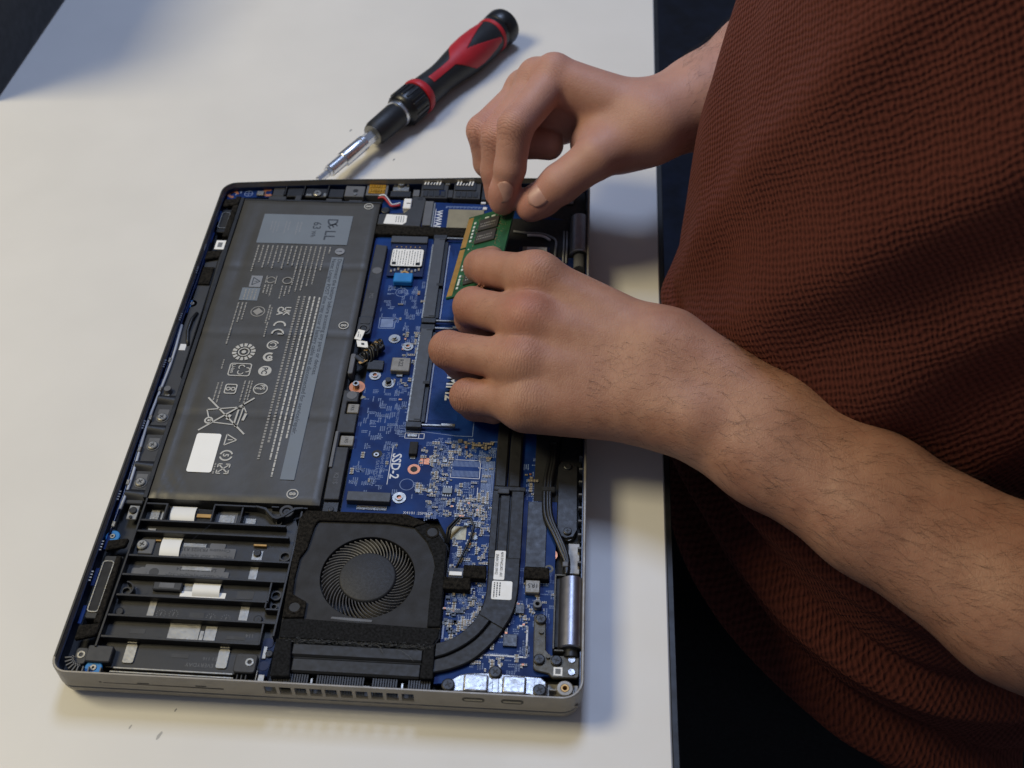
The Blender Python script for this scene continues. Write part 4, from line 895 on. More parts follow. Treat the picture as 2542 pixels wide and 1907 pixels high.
fin = MB().box(-0.32, 0.32, 0, 4.2, 0, 3.6); F0 = fin.build('fin', 'blk', None); PROTO.append(F0)
for k in range(62):
    x_ = 90.4+k*1.05
    if abs(x_-106) < 1.6 or abs(x_-129) < 1.8 or abs(x_-143.4) < 1.6: continue
    put(F0, 'fin', HP, x_, 1.9, 11.6, 0)
for x_ in (105.6, 143.0): hb('fin_clip', 'steel', x_, x_+0.9, 2.0, 4.4, 13, 15.6, bevel=0.1)
hb('fin_clip', 'steel', 127.6, 130.2, 1.5, 2.2, 13, 15.8, bevel=0.1)
hb('foam_block', 'foam', 155.7, 167.6, 48.6, 54.6, 13, 18.2); hb('foam_block', 'foam', 164.0, 174.0, 54.6, 61.2, 13, 18.2); hb('foam_block', 'foam', 190.4, 201.4, 55.9, 61.6, 13, 18.2)
# ---------------------------------------------------------------- hinge side (right) and far edge
HS = empty('hinge_side'); setp(HS, LAP); tag(HS, 'metal hinges, brackets and cables along the back edge')
hs = lambda nm, m, *a, bevel=0.2: box(nm, m, HS, *a, bevel=bevel)
def barrel(x, z, y0, y1, r):
    n = 28; ring = lambda y, q: [(x+q*math.cos(2*PI*k/n), y, z+q*math.sin(2*PI*k/n)) for k in range(n)]
    MB().loft([ring(y0, r*0.9), ring(y0+0.5, r), ring(y1-0.5, r), ring(y1, r*0.9)][::-1]).build('hinge_barrel', 'hinge_steel', HS, smooth='auto')
barrel(211.4, 14.8, 23.0, 57.2, 5.7); barrel(211.4, 14.8, 268.4, 300.0, 5.7)
n_ = 20
MB().loft([[(211.6+3.4*math.cos(2*PI*k/n_), y, 14.6+3.4*math.sin(2*PI*k/n_)) for k in range(n_)] for y in (24, 19.8)]).build('hinge_pin', 'blk', HS, smooth='auto')
MB().loft([[(211.6+3.2*math.cos(2*PI*k/n_), y, 14.4+3.2*math.sin(2*PI*k/n_)) for k in range(n_)] for y in (272, 258)]).build('hinge_pin', 'mid_grey', HS, smooth='auto')
MB().loft([[(211.9+4.4*math.cos(2*PI*k/n_), y, 14.9+4.4*math.sin(2*PI*k/n_)) for k in range(n_)] for y in (268.5, 268.3)]).build('barrel_mouth', 'ink', HS)
hs('hinge_well', 'ink', 204.6, 208, 24, 58, 10, 16.5); hs('hinge_well_edge', 'bracket_steel', 203.8, 204.5, 22.4, 58.6, 11, 18.0, bevel=0.1); hs('hinge_well_edge', 'bracket_steel', 204.5, 208.4, 21.4, 22.2, 11, 18.0, bevel=0.1); hs('hinge_well_edge', 'bracket_steel', 204.5, 208.6, 58.0, 58.7, 11, 18.0, bevel=0.1)
MB().prism([(195.6, 38.6), (196.6, 39.4), (200.6, 39.2), (201.2, 22.6), (203.0, 20.4), (214.4, 20.6), (215.0, 19.6), (215.0, 11.6), (214.2, 10.6), (204.2, 10.2), (202.6, 12.0), (197.4, 13.0), (196.2, 14.2)], 14.6, 16.2).build('hinge_bracket', 'bracket_steel', HS, bevel=0.35)
for x_, y_ in ((198.6, 36.8), (198.6, 17.9), (205.6, 17.7)): screw(x_, y_, 16.2, HS, 'b', 1.25)
for x_, y_ in ((211.9, 18.6), (211.9, 13.0)): MB().cyl(x_, y_, 16.2, 16.7, 1.7, 1.4, n=20).build('rivet', 'alu_bright', HS, smooth='auto')
MB().cyl(199.0, 31.0, 16.2, 17.0, 1.1, n=14).build('rivet', 'bracket_steel', HS); MB().cyl(202.2, 19.4, 16.2, 17.2, 0.9, n=14).build('rivet', 'bracket_steel', HS)
text('bracket_stamp', 'V5-L', 197.2, 28.6, 16.24, 2.4, 'mid_grey', HS, 'D')
hs('bracket_label', 'label_white', 204.6, 208.2, 11.2, 15.0, 16.2, 16.32, bevel=0); 
MB().flat([(205.3, 11.9), (207.5, 11.9), (207.5, 14.3), (205.3, 14.3)], 16.35).build('label_print', 'ink_grey', HS)
# corner socket with brass insert and webs
MB().ring(209.4, 6.0, 10, 16.0, 1.6, 3.4, 24).build('corner_socket', 'shell_grey', HS, bevel=0.3); MB().ring(209.4, 6.0, 13, 16.1, 1.0, 1.65, 18).build('brass_insert', 'gold', HS); MB().cyl(209.4, 6, 12, 13.2, 1.1, n=12).build('hole', 'ink', HS)
hs('corner_web', 'shell_grey', 209.1, 209.7, 0.7, 2.8, 10, 14); hs('corner_web', 'shell_grey', 203, 206.2, 5.7, 6.3, 10, 14); hs('corner_floor', 'shell_grey', 202.4, 215, 0.8, 10, 10.0, 11.2); hs('corner_web', 'shell_grey', 213.2, 214.8, 3, 9, 10, 13)
# stamped bright bracket over the two ports
ub = MB().prism([(159.2, 4.4), (160.2, 6.8), (163, 7.2), (166.4, 9.6), (170, 10.6), (177.8, 11.2), (179.0, 13.0), (180.9, 13.9), (182.9, 13.0), (184.0, 11.0), (199.6, 10.4), (201.8, 8.4), (202.2, 3.4), (200.6, 1.2), (197.6, 1.4), (195.6, 2.4), (168, 2.2), (163.4, 2.0), (160.6, 2.4)], 14.7, 15.7)
ub.build('port_bracket', 'alu_bright', HS, bevel=0.5, seg=2)
for a, b in ((168.2, 178.4), (184.0, 193.8)): MB().prism(rr(a, b, 1.6, 9.6, 1.2), 15.7, 17.5).build('port_bump', 'alu_bright', HS, bevel=0.9, seg=3)
for x_, y_ in ((180.9, 11.2), (162.2, 4.4), (199.2, 4.2)): screw(x_, y_, 15.7, HS, 'b', 1.45)
MB().prism([(180, 2.2), (182.6, 2.2), (182.6, 8.6), (180, 8.6)], 15.7, 16.2).build('port_bridge', 'alu_bright', HS, bevel=0.3)
# black plates, module and cables between the hinges
hs('black_plate', 'blk', 190.6, 199.5, 63.6, 99.2, 13, 15.0); hs('black_plate', 'blk_matte', 192.8, 204, 99.5, 262, 12.4, 14.6); hs('black_plate', 'blk_matte', 204.2, 214.6, 60, 262, 10, 12.6)
MB().prism([(203.8, 120.4), (205.4, 123.0), (210.8, 122.6), (212.9, 120.0), (213.3, 84), (211.6, 80.2), (208.2, 79.2), (204.8, 81), (204.0, 84)], 12.6, 15.6).build('antenna_module', 'blk', HS, bevel=0.4)
for x_, y_ in ((208.2, 119.6), (208.9, 82.8)): screw(x_, y_, 15.6, HS, 'b', 1.0)
MB().ring(208.9, 82.4, 12, 14.4, 2.6, 3.4, 18, PI, 2*PI).build('module_foot', 'steel', HS)
for k, dx in enumerate((0, 1.5, 2.6)): MB().tube(arcpts([(200.6+dx*0.6, 134, 15), (199.4+dx, 122, 16), (198.2+dx, 112, 16.2), (197.8+dx, 101, 16.2), (198.8+dx, 90, 16.2), (203.2+dx*0.8, 79.5, 16.4), (206.0+dx*0.8, 72.5, 16.2), (208.4+dx*0.4, 66.0, 15.8), (208.8, 60, 15.4)], 5), 1.1, 8).build('cable', 'wire_black', HS, smooth=True)
hs('cable_tape', 'blk_matte', 196.6, 203, 103.4, 106.6, 14.6, 17.6, bevel=0.6)
MB().ring(201.8, 71.0, 13.0, 14.2, 1.6, 3.0, 20).build('copper_ring', 'copper', HS); hs('copper_tab', 'copper', 199.8, 203.8, 67.4, 69.6, 13, 14.0)
hs('cable_clip', 'mid_grey', 207.0, 209.6, 63.4, 66, 14, 17.2, bevel=0.3); hs('clip_plate', 'shell_grey', 209.4, 214.6, 62.0, 78, 12.4, 13.6, bevel=0.3); MB().ring(201.2, 63.4, 13, 14.6, 1.0, 2.0, 18).build('screw_ring', 'bracket_steel', HS)
for k in range(9): hs('wall_notch', 'mid_grey', 213.6, 215.2, 66+k*7.4, 67+k*7.4, 11, 16.4, bevel=0.1)
# far part: foil, coax wires, wireless card, far right plate
hs('far_plate', 'blk_matte', 156, 214.6, 276, 330, 10, 14.2); hs('socket_floor', 'pcb_dark', 154, 168, 214, 278, 14.4, 14.58, bevel=0)
hs('black_film', 'blk_matte', 163.5, 204, 213, 300, 14.5, 14.75, bevel=0); hs('wireless_card', 'pcb_dark', 178, 195.2, 246, 275.0, 14.8, 15.6); hs('wireless_shield', 'steel_dull', 180, 193.6, 250, 273.8, 15.6, 16.9, bevel=0.3); hs('card_label', 'label_white', 182.4, 193.4, 252, 273.2, 16.9, 17.0, bevel=0)
MB().tube(arcpts([(174, 288, 15.4), (182, 286.4, 15.8), (190, 285.8, 16.0), (196.4, 282.6, 16), (198.4, 279, 16), (198.2, 271, 15.6), (198, 262, 15.2)], 5), 0.7, 8).build('coax_wire', 'wire_grey', HS, smooth=True)
MB().tube(arcpts([(182, 285.0, 15.4), (190.4, 284.4, 15.6), (195, 281.0, 15.6)], 5), 0.7, 8).build('coax_wire', 'wire_white', HS, smooth=True)
for x_ in (202.7, 204.4): MB().tube([(x_, 262, 15.6), (x_+0.1, 275, 15.8), (x_, 289, 15.4)], 0.6, 8).build('coax_wire', 'wire_grey', HS, smooth=True)
hs('comb_mark', 'mid_grey', 176, 188, 288.6, 290.0, 14.4, 14.7, bevel=0); hs('wall_clip', 'wire_grey', 203.2, 207.6, 314.2, 317.0, 14.4, 15.4, bevel=0.2); hs('wall_clip', 'wire_grey', 206, 209, 262.6, 265.4, 13.4, 15.0)
hs('hinge_bracket', 'navy_film', 196, 209, 254.6, 267.4, 12.6, 15.2, bevel=0.4); hs('bracket_foot', 'steel_dull', 207, 214, 238, 256, 10.6, 13.4, bevel=0.4)

FE = empty('far_edge'); setp(FE, LAP); tag(FE, 'ports and plastic parts along the far edge')
fe = lambda nm, m, *a, bevel=0.2: box(nm, m, FE, *a, bevel=bevel)
MB().prism([(2.8, 303), (5.4, 309), (8.4, 312.4), (28.6, 313.6), (28.6, 322.4), (7, 318.2), (2.8, 314)], 12.4, 14.6).build('corner_board', 'pcb', FE)
MB().ring(5.6, 315.4, 14.6, 14.75, 1.7, 3.4, 24, 0.1, 5.0).build('copper_ring', 'copper', FE); MB().ring(26.4, 317.8, 14.6, 14.75, 1.6, 3.6, 24, 1.0, 5.6).build('copper_ring', 'copper', FE)
m_ = MB(); circ(m_, 14.8, 316.4, 2.6, 0.35, z=14.66); line(m_, (12.6, 316.4), (17, 316.4), 0.35, 14.66); line(m_, (14.8, 314.4), (14.8, 318.6), 0.35, 14.66); m_.build('earth_mark', 'silk_dim', FE)
fe('small_button', 'steel', 20.0, 24.6, 313.8, 317.6, 14.6, 16.2, bevel=0.4)
bars([(5, 308, 3), (7.4, 316, 2), (10, 318.4, 2)], 14.65, 0.8).build('board_legend', 'silk_dim', FE)
for x0_, x1_, m__ in ((29.6, 36.6, 'dark_grey'), (38.0, 47.8, 'blk'), (49, 62, 'shell_inner'), (63.0, 72.2, 'blk')): fe('edge_block', m__, x0_, x1_, 313.6, 321.6, 11, 15.8, bevel=0.4)
fe('edge_gusset', 'blk', 37.0, 37.8, 313.6, 322.5, 11, 17.0); fe('edge_gusset', 'blk', 48.0, 48.8, 313.6, 323, 11, 17.0); fe('edge_gusset', 'blk', 62.2, 63.0, 313.6, 323.5, 11, 17.0)
fe('metal_tab', 'steel', 49.8, 53.4, 314.0, 316.0, 15.8, 16.2); fe('metal_tab', 'steel', 60.2, 62.0, 314.0, 317, 15.8, 16.2); screw(56.6, 316.2, 15.8, FE, 's', 1.3)
fe('edge_block', 'mid_grey', 72.8, 84.4, 313.8, 323.6, 11, 16.8, bevel=0.3); MB().cyl(79.0, 319.0, 16.8, 16.86, 1.6, n=12).build('hole', 'ink', FE); MB().cyl(79.2, 315.6, 16.8, 17.4, 0.9, n=12).build('solder_dot', 'solder', FE)
fe('pin_header', 'mid_grey', 85.2, 98.0, 315.6, 325.8, 11, 16.4, bevel=0.2); fe('gold_tape', 'gold_tape', 86.6, 96.6, 317.2, 325.4, 16.4, 16.9, bevel=0.2)
for k in range(6):
    fe('tape_ridge', 'gold_tape', 87.4+k*1.5, 88.4+k*1.5, 318.0, 320.4, 16.9, 17.4, bevel=0.15); fe('tape_ridge', 'gold_tape', 87.4+k*1.5, 88.4+k*1.5, 322.0, 324.2, 16.9, 17.4, bevel=0.15)
fe('audio_jack', 'steel_dull', 100.4, 110.6, 321.0, 328.0, 12, 15.8, bevel=0.5); MB().cyl(105.4, 326.8, 15.8, 17.4, 2.6, 2.2, n=16).build('jack_top', 'steel', FE, smooth='auto')
for k in range(4): fe('jack_pin', 'solder', 101.0+k*2.6, 102.4+k*2.6, 325.6, 327.6, 15.8, 16.6)
fe('jack_body', 'blk', 99.6, 112, 315.6, 321, 12, 16.0, bevel=0.3)
for x0_ in (118.4, 137.6):       # two wide ports seen from below, white springs
    fe('wide_port', 'dark_grey', x0_-0.6, x0_+15.4, 314.4, 329.8, 11, 16.8, bevel=0.3)
    fe('port_frame', 'blk', x0_, x0_+12.6, 321.4, 329.6, 16.8, 17.5, bevel=0.2)
    for k, (h_, w_) in enumerate(((0.9, 1.1), (0.9, 1.0), (0.45, 0.8), (0.45, 0.8), (0.9, 1.0), (0.9, 1.1))):
        MB().obox((x0_+1.6+k*1.75, 327.0-(0.9-h_)*2.0, 17.9), (w_*0.42, 0, 0), (0.35, 2.2*h_, 0), (0, 0, 0.3)).build('port_spring', 'label_white', FE, bevel=0.15)
    for k in range(4): fe('port_rib', 'blk', x0_+1+k*3.4, x0_+3.8+k*3.4, 315.4, 320.4, 16.8, 17.2, bevel=0.2)
fe('port_frame', 'navy_film', 128.4, 132.2, 316.8, 321.4, 16.8, 17.1); fe('edge_block', 'mid_grey', 113.2, 117.0, 316.0, 322, 12, 16.4); fe('edge_block', 'dark_grey', 133.8, 136.8, 315.4, 322.4, 12, 16.6); fe('edge_clip', 'steel_dull', 131.6, 134.6, 326.4, 329.6, 14, 17.4, bevel=0.4)
fe('edge_block', 'blk', 153.6, 176, 314.2, 329, 11, 16.4, bevel=0.4); fe('edge_clip', 'wire_white', 153.8, 156.6, 311.8, 313.4, 14, 15.6); fe('edge_clip', 'wire_white', 155.2, 157.6, 306.8, 309, 14, 15.4)
# plastic carrier beside the battery top with label, cable and white plug
MB().prism([(95.6, 289.4), (95.6, 298.6), (110.2, 300.4), (114.0, 306.4), (113.4, 315.0), (120.6, 315.6), (121.6, 312.4), (120.6, 288.2)], 12, 16.8).build('carrier', 'dark_grey', FE, bevel=0.4)
MB().prism(rr(116.4, 119.8, 312.0, 314.4, 1.0), 16.8, 16.9).build('carrier_hole', 'ink', FE)
MB().prism([(99.2, 289.9), (110.2, 289.4), (112.2, 291.4), (112.2, 297.0), (111.4, 297.6), (100.2, 298.2)], 16.8, 17.0).build('label', 'label_white', FE)
bars([(110.4-k*1.4, 296.6, 5.4) for k in range(4)], 17.03, 0.5, wl=(0.5, 1.2), gap=0.3).build('label_print', 'ink_grey', FE)
fe('foam_bar', 'foam', 95.4, 150, 280.6, 288.2, 13, 17.2, bevel=0.5)
fe('plug_bay', 'pcb', 96.4, 113, 300.6, 314.0, 12, 14.6, bevel=0)
for k, (m__, d) in enumerate((('wire_white', 0.0), ('wire_black', 0.8), ('wire_red', 1.6))):
    MB().tube(arcpts([(93.6-d*0.2, 314.6-d, 16.6), (96.6, 314.6-d*1.2, 17.4), (99.4, 311.0-d, 17.0), (102.2, 307.0-d*0.6, 16.6), (106.8, 309.0-d, 16.4)], 5), 0.75, 8).build('plug_wire', m__, FE, smooth=True)
fe('white_plug', 'label_white', 108.8, 113.4, 303.6, 312.6, 14.4, 17.4, bevel=0.4); fe('white_plug', 'pad_gold', 109.4, 113.6, 300.6, 303.4, 14.4, 16.0, bevel=0.2); fe('plug_mark', 'ink', 110.6, 112.8, 307.6, 308.4, 17.4, 17.44, bevel=0)
screw(98.6, 303.6, 14.6, FE, 'b', 1.4)
fe('modem_socket', 'mid_grey', 121.4, 126.4, 289.4, 311.2, 13, 17.0, bevel=0.3); fe('socket_lip', 'steel_dull', 126.4, 127.4, 289.4, 311.0, 13, 15.8, bevel=0.1)
fe('modem_board', 'pcb', 127.4, 156, 288.4, 311.2, 13, 14.95, bevel=0); fe('ground_pad', 'pad_gold', 135.4, 156, 288.6, 306.4, 14.95, 15.1, bevel=0)
m_ = MB()
for k in range(30): m_.box(133.6+k*0.7, 134.0+k*0.7, 307.4+(k % 3)*0.5, 309.4, 14.95, 15.02)
tag(m_.build('trace_bundle', 'silk_dim', FE), kind='stuff')

# ---------------------------------------------------------------- memory module held over its socket
RA = Vector((143.0, 214.0, 31.2)); RB = Vector((149.7, 283.5, 27.4)); RCp = Vector((174.7, 281.0, 38.6))
RE = (RB-RA).normalized(); RW_ = (RCp-RB); RW_ = (RW_-RW_.dot(RE)*RE).normalized(); RN = RE.cross(RW_); RN = -RN if RN.z < 0 else RN
RL, RWD = 70.2, 28.4
RAM = empty('memory_module', tuple(RA+RE*RL/2+RW_*RWD/2)); tag(RAM, 'green memory module with black chips held between both hands', 'memory module')
def rbox(name, m, u0, u1, w0, w1, n0, n1, bevel=0.0):
    c = RA+RE*(u0+u1)/2+RW_*(w0+w1)/2+RN*(n0+n1)/2
    return MB().obox(c, RE*(u1-u0)/2, RW_*(w1-w0)/2, RN*(n1-n0)/2).build(name, m, RAM, bevel=bevel)
rbox('circuit_card', 'ram_green', 0, 40.6, 0, RWD, -0.6, 0.6); rbox('circuit_card', 'ram_green', 41.6, RL, 0, RWD, -0.6, 0.6); rbox('circuit_card', 'ram_green', 40.6, 41.6, 3.6, RWD, -0.6, 0.6)
m_ = MB()
for k in range(112):
    u = 1.6+k*0.6
    if 40.0 < u < 42.0 or u > RL-1.4: continue
    for s_ in (1, -1): m_.obox(RA+RE*u+RW_*1.7+RN*0.62*s_, RE*0.23, RW_*1.5, RN*0.02)
m_.build('contacts', 'gold', RAM)
rbox('contact_band', 'gold', 1.2, 40.2, 0.1, 3.3, 0.602, 0.612); rbox('contact_band', 'gold', 42.0, RL-1.2, 0.1, 3.3, 0.602, 0.612)
for u in (7.2, 18.2, 41.8, 53.2):
    rbox('memory_chip', 'ram_chip', u, u+9.8, 8.6, 20.6, 0.6, 1.7, bevel=0.12)
    m_ = MB()
    for q in range(9):
        for s_, w0 in ((0, 10.2), (1, 12.4)): m_.obox(RA+RE*(u+3.2+s_*2.4)+RW_*(10+q*1.05)+RN*1.71, RE*0.5, RW_*0.32*(0.5+rnd.random()*0.6), RN*0.01)
    m_.build('chip_print', 'print_dim', RAM)
for u in (5.0, 8.0, 9.8, 11.8, 14.6, 20.2, 23.2, 45.0, 48.4, 51.4, 54.4, 57.6, 61.2): rbox('capacitor', 'cap_white', u, u+1.7, 4.9, 6.2, 0.6, 1.3, bevel=0.12)
rbox('capacitor', 'cap_white', 64.2, 65.4, 11.0, 13.6, 0.6, 1.2, bevel=0.1); rbox('capacitor', 'cap_white', 64.4, 65.6, 15.0, 17.4, 0.6, 1.2, bevel=0.1); rbox('capacitor', 'cap_white', 30.6, 31.6, 6.0, 6.8, 0.6, 1.1); rbox('capacitor', 'cap_white', 38.2, 39.0, 5.4, 6.2, 0.6, 1.1)
m_ = MB()
for k in range(150):
    u, w = rnd.uniform(3, RL-3), rnd.choice((rnd.uniform(21.4, 25.4), rnd.uniform(6.8, 8.2), rnd.uniform(20.9, 22)))
    m_.obox(RA+RE*u+RW_*w+RN*0.72, RE*rnd.uniform(0.15, 0.3), RW_*rnd.uniform(0.12, 0.25), RN*0.12)
tag(m_.build('tiny_components', 'pad_gold', RAM), kind='stuff')
m_ = MB()
for k in range(60):
    u = rnd.uniform(29, 40); w = rnd.uniform(7, 24); m_.obox(RA+RE*u+RW_*w+RN*0.605, RE*rnd.uniform(0.1, 2.0), RW_*0.09, RN*0.01)
m_.build('traces', 'trace_green' if 'trace_green' in MATS else 'ram_green', RAM)

# ---------------------------------------------------------------- screwdriver
AX = Vector((0.5, 0.866, 0.004)).normalized(); P0 = Vector((53.7, 335.2, 11.4))
SD = empty('screwdriver', (110, 430, 0)); tag(SD, 'red and black ratchet screwdriver lying behind the laptop', 'screwdriver')
UX = Vector((AX.y, -AX.x, 0)).normalized(); UZ = UX.cross(AX).normalized()
if UZ.z < 0: UZ = -UZ
def lathe(prof, n=40, th=None):
    rings = []
    for s_, r_ in prof:
        rings.append([P0+AX*s_+r_*(math.cos(2*PI*k/n)*UZ+math.sin(2*PI*k/n)*UX) for k in range(n)])
    return MB().loft(rings)
lathe([(-1, 2.0), (0, 2.3), (8, 2.3), (8.2, 3.4), (12, 3.4)], 6).build('bit', 'chrome', SD)
lathe([(10, 3.4), (10.3, 3.9), (22.8, 3.9), (23.2, 3.5)], 24).build('bit_holder', 'chrome', SD, smooth='auto')
lathe([(23, 4.4), (23.6, 4.8), (40, 4.8), (40.4, 4.3), (41, 4.3), (41.4, 4.8), (44, 4.8)], 28).build('shaft_sleeve', 'chrome', SD, smooth='auto')
lathe([(42, 4.2), (58, 4.2)], 6).build('shaft', 'chrome', SD)
lathe([(53.4, 4.6), (53.6, 7.0), (55.4, 7.4), (56.6, 8.0), (77, 8.6), (79, 8.0)], 32).build('chuck', 'drv_black', SD, smooth='auto')
lathe([(53.0, 5.0), (53.2, 6.6), (54.2, 6.6)], 28).build('chuck_ring', 'steel_dull', SD, smooth='auto')
lathe([(78.6, 8.2), (79, 8.9), (81.4, 9.0), (82, 8.6)], 32).build('collar_ring', 'chrome', SD, smooth='auto')
lathe([(81.6, 8.4), (83, 10.6), (86, 11.6), (99, 11.4), (101, 10.6)], 40).build('collar', 'drv_gloss', SD, smooth='auto')
rg = MB()
for k in range(20):
    a = 2*PI*k/20; d = math.cos(a)*UZ+math.sin(a)*UX; t_ = -math.sin(a)*UZ+math.cos(a)*UX
    o_ = MB().obox(P0+AX*92+d*11.5, AX*6.2, t_*0.9, d*0.55).build('collar_ridge', 'drv_gloss', SD, bevel=0.3)
lathe([(99.8, 10.6), (100.2, 11.9), (102, 12.3), (104.6, 11.9), (106, 11.0)], 40).build('red_ring', 'drv_red', SD, smooth='auto')
HPROF = [(104, 10.6), (108, 10.6), (116, 10.2), (126, 9.8), (134, 10.2), (144, 11.4), (154, 12.4), (164, 12.9), (174, 12.7), (182, 12.1), (188, 11.6)]
def hr(s_): return float(np.interp(s_, [p[0] for p in HPROF], [p[1] for p in HPROF]))
lathe([(s_, hr(s_)) for s_ in np.linspace(104, 188, 30)], 48).build('handle_grip', 'drv_black', SD, smooth='auto')
def red(s_, a):
    a = abs(a)
    if s_ < 136: return a < 0.26 and s_ > 112
    if s_ < 152: return a < 0.26+(s_-136)/16*1.05
    if s_ < 184:
        o = 1.31-(max(0, s_-160)/24)*0.35; i = (s_-152)/32*0.72
        return i < a < o
    return False
m_ = MB(); ss = np.linspace(110, 185, 76); aa = np.linspace(-1.5, 1.5, 90); off = 0.42
pt = lambda s_, a, e: P0+AX*s_+(hr(s_)+e)*(math.cos(a+off)*UZ+math.sin(a+off)*UX)
for i in range(len(ss)-1):
    for j in range(len(aa)-1):
        if red((ss[i]+ss[i+1])/2, (aa[j]+aa[j+1])/2):
            q = [pt(ss[i], aa[j], 0.3), pt(ss[i+1], aa[j], 0.3), pt(ss[i+1], aa[j+1], 0.3), pt(ss[i], aa[j+1], 0.3)]; m_.add(q, [(3, 2, 1, 0)])
ri = m_.build('red_inlay', 'drv_red', SD)
bm = bmesh.new(); bm.from_mesh(ri.data); bmesh.ops.remove_doubles(bm, verts=bm.verts, dist=1e-6); bm.to_mesh(ri.data); bm.free()
so = ri.modifiers.new('thick', 'SOLIDIFY'); so.thickness = 0.4*S; so.offset = -1
ri.data.polygons.foreach_set('use_smooth', [True]*len(ri.data.polygons))
lathe([(186, 11.4), (186.6, 12.2), (189, 12.4), (190, 11.6)], 40).build('red_ring', 'drv_red', SD, smooth='auto')
lathe([(189, 11.4), (189.6, 12.0), (193, 12.0), (193.6, 11.6), (195, 12.6), (202, 13.0), (204.5, 12.2), (205.4, 10.4), (205.6, 6)], 48).build('end_cap', 'drv_gloss', SD, smooth='auto')
for k in range(7):
    a = 0.9+k*0.1
for o in PROTO: bpy.data.objects.remove(o)
# ---------------------------------------------------------------- person: hands and arms from a distance field
def V(*a): return np.array(a, float)
def cone(P, a, b, ra, rb):
    ab = b-a; t = np.clip(((P-a)@ab)/(ab@ab), 0, 1)
    return np.linalg.norm(P-a-t[:, None]*ab, axis=1)-(ra+(rb-ra)*t)
def ell(P, c, r, R=None):
    q = P-c
    if R is not None: q = q@R
    k0 = np.linalg.norm(q/r, axis=1); k1 = np.linalg.norm(q/(r*r), axis=1)+1e-9
    return k0*(k0-1)/k1
def smin(a, b, k):
    h = np.clip(0.5+0.5*(b-a)/k, 0, 1); return b+(a-b)*h-k*h*(1-h)
def chain(P, pts, rad, k=2.0):
    d = None
    for i in range(len(pts)-1):
        c = cone(P, pts[i], pts[i+1], rad[i], rad[i+1]); d = c if d is None else smin(d, c, k)
    return d

# near (left) hand: knuckle, middle joint, end joint, tip
NI = [V(189, 192, 70), V(166, 213.5, 54), V(160.6, 221.5, 48.2), V(166, 226.5, 48.6)]
NM = [V(185.6, 169.6, 62.5), V(158.4, 195.7, 44.5), V(157.3, 199.2, 32.4), V(166, 194, 29.5)]
NR = [V(183.7, 150.4, 53.4), V(148.4, 168.8, 41), V(154.2, 171.2, 28.6), V(164.4, 168, 27.8)]
NP_ = [V(188.2, 135.6, 43), V(159.4, 147, 32), V(162.7, 148, 24.6), V(172, 145, 24)]
NT = [V(236, 168, 45), V(213, 196, 44), V(190, 213, 31), V(172, 219, 28)]
NW = V(249.4, 149.5, 49.5)
def near_field(P):
    palm = None
    for f_, rw, rk, w in ((NI, 16.5, 12.6, V(250, 160, 55)), (NM, 15.5, 12.8, V(250, 152, 53)), (NR, 15, 12.4, V(248, 143, 49)), (NP_, 17.0, 13.2, V(246, 134, 44))):
        c = cone(P, w, f_[0]-V(0, 0, 2.6), rw, rk); palm = c if palm is None else smin(palm, c, 7)
    # flesh of the palm and the thumb ball below
    palm = smin(palm, ell(P, V(214, 158, 42), V(34, 30, 15)), 9)
    palm = smin(palm, cone(P, V(240, 158, 46), NT[1], 15, 12), 8)
    # knuckle bumps
    for f_, r_ in ((NI, 8.2), (NM, 8.2), (NR, 6.6), (NP_, 6.0)): palm = smin(palm, np.linalg.norm(P-(f_[0]+V(3.0, -2.0, 2.4)), axis=1)-r_, 8)
    F = None
    for f_, rad in ((NI, (10.2, 9.4, 8.4, 7.0)), (NM, (10.4, 9.6, 8.4, 7.2)), (NR, (9.9, 9.1, 8.0, 6.8)), (NP_, (9.3, 8.4, 7.4, 6.2)), (NT[1:], (11, 10, 8))):
        c = chain(P, f_, rad, 2.5); F = c if F is None else smin(F, c, 0.3)
    hand = smin(palm, F, 6.5)
    arm = None
    # forearm: two bones side by side so that the section is oval
    for o0, o1, o2, o3, r0, r1, r2, r3 in ((V(3, 8, 5), V(4, 7, 3), V(3, 7, 3), V(2, 4, 2), 20.5, 20.6, 19.8, 26.5), (V(-3, -10, -4), V(-3, -8, -4), V(-3, -9, -4), V(-3, -10, -3), 19.0, 19.3, 21.6, 28.0)):
        A = [NW+o0, V(297, 116.5, 45)+o1, V(338.5, 88.0, 42)+o2, V(394, 52, 35)+o3, V(462, 12, 26)]
        c = chain(P, A, (r0, r1, r2, r3, 36), 10); arm = c if arm is None else smin(arm, c, 10)
    # ulna head at the wrist
    arm = smin(arm, np.linalg.norm(P-V(262, 122, 50), axis=1)-12, 10)
    arm = smin(arm, cone(P, V(462, 12, 26), V(485, 70, 300), 36, 46), 14)
    return smin(hand, arm, 12)

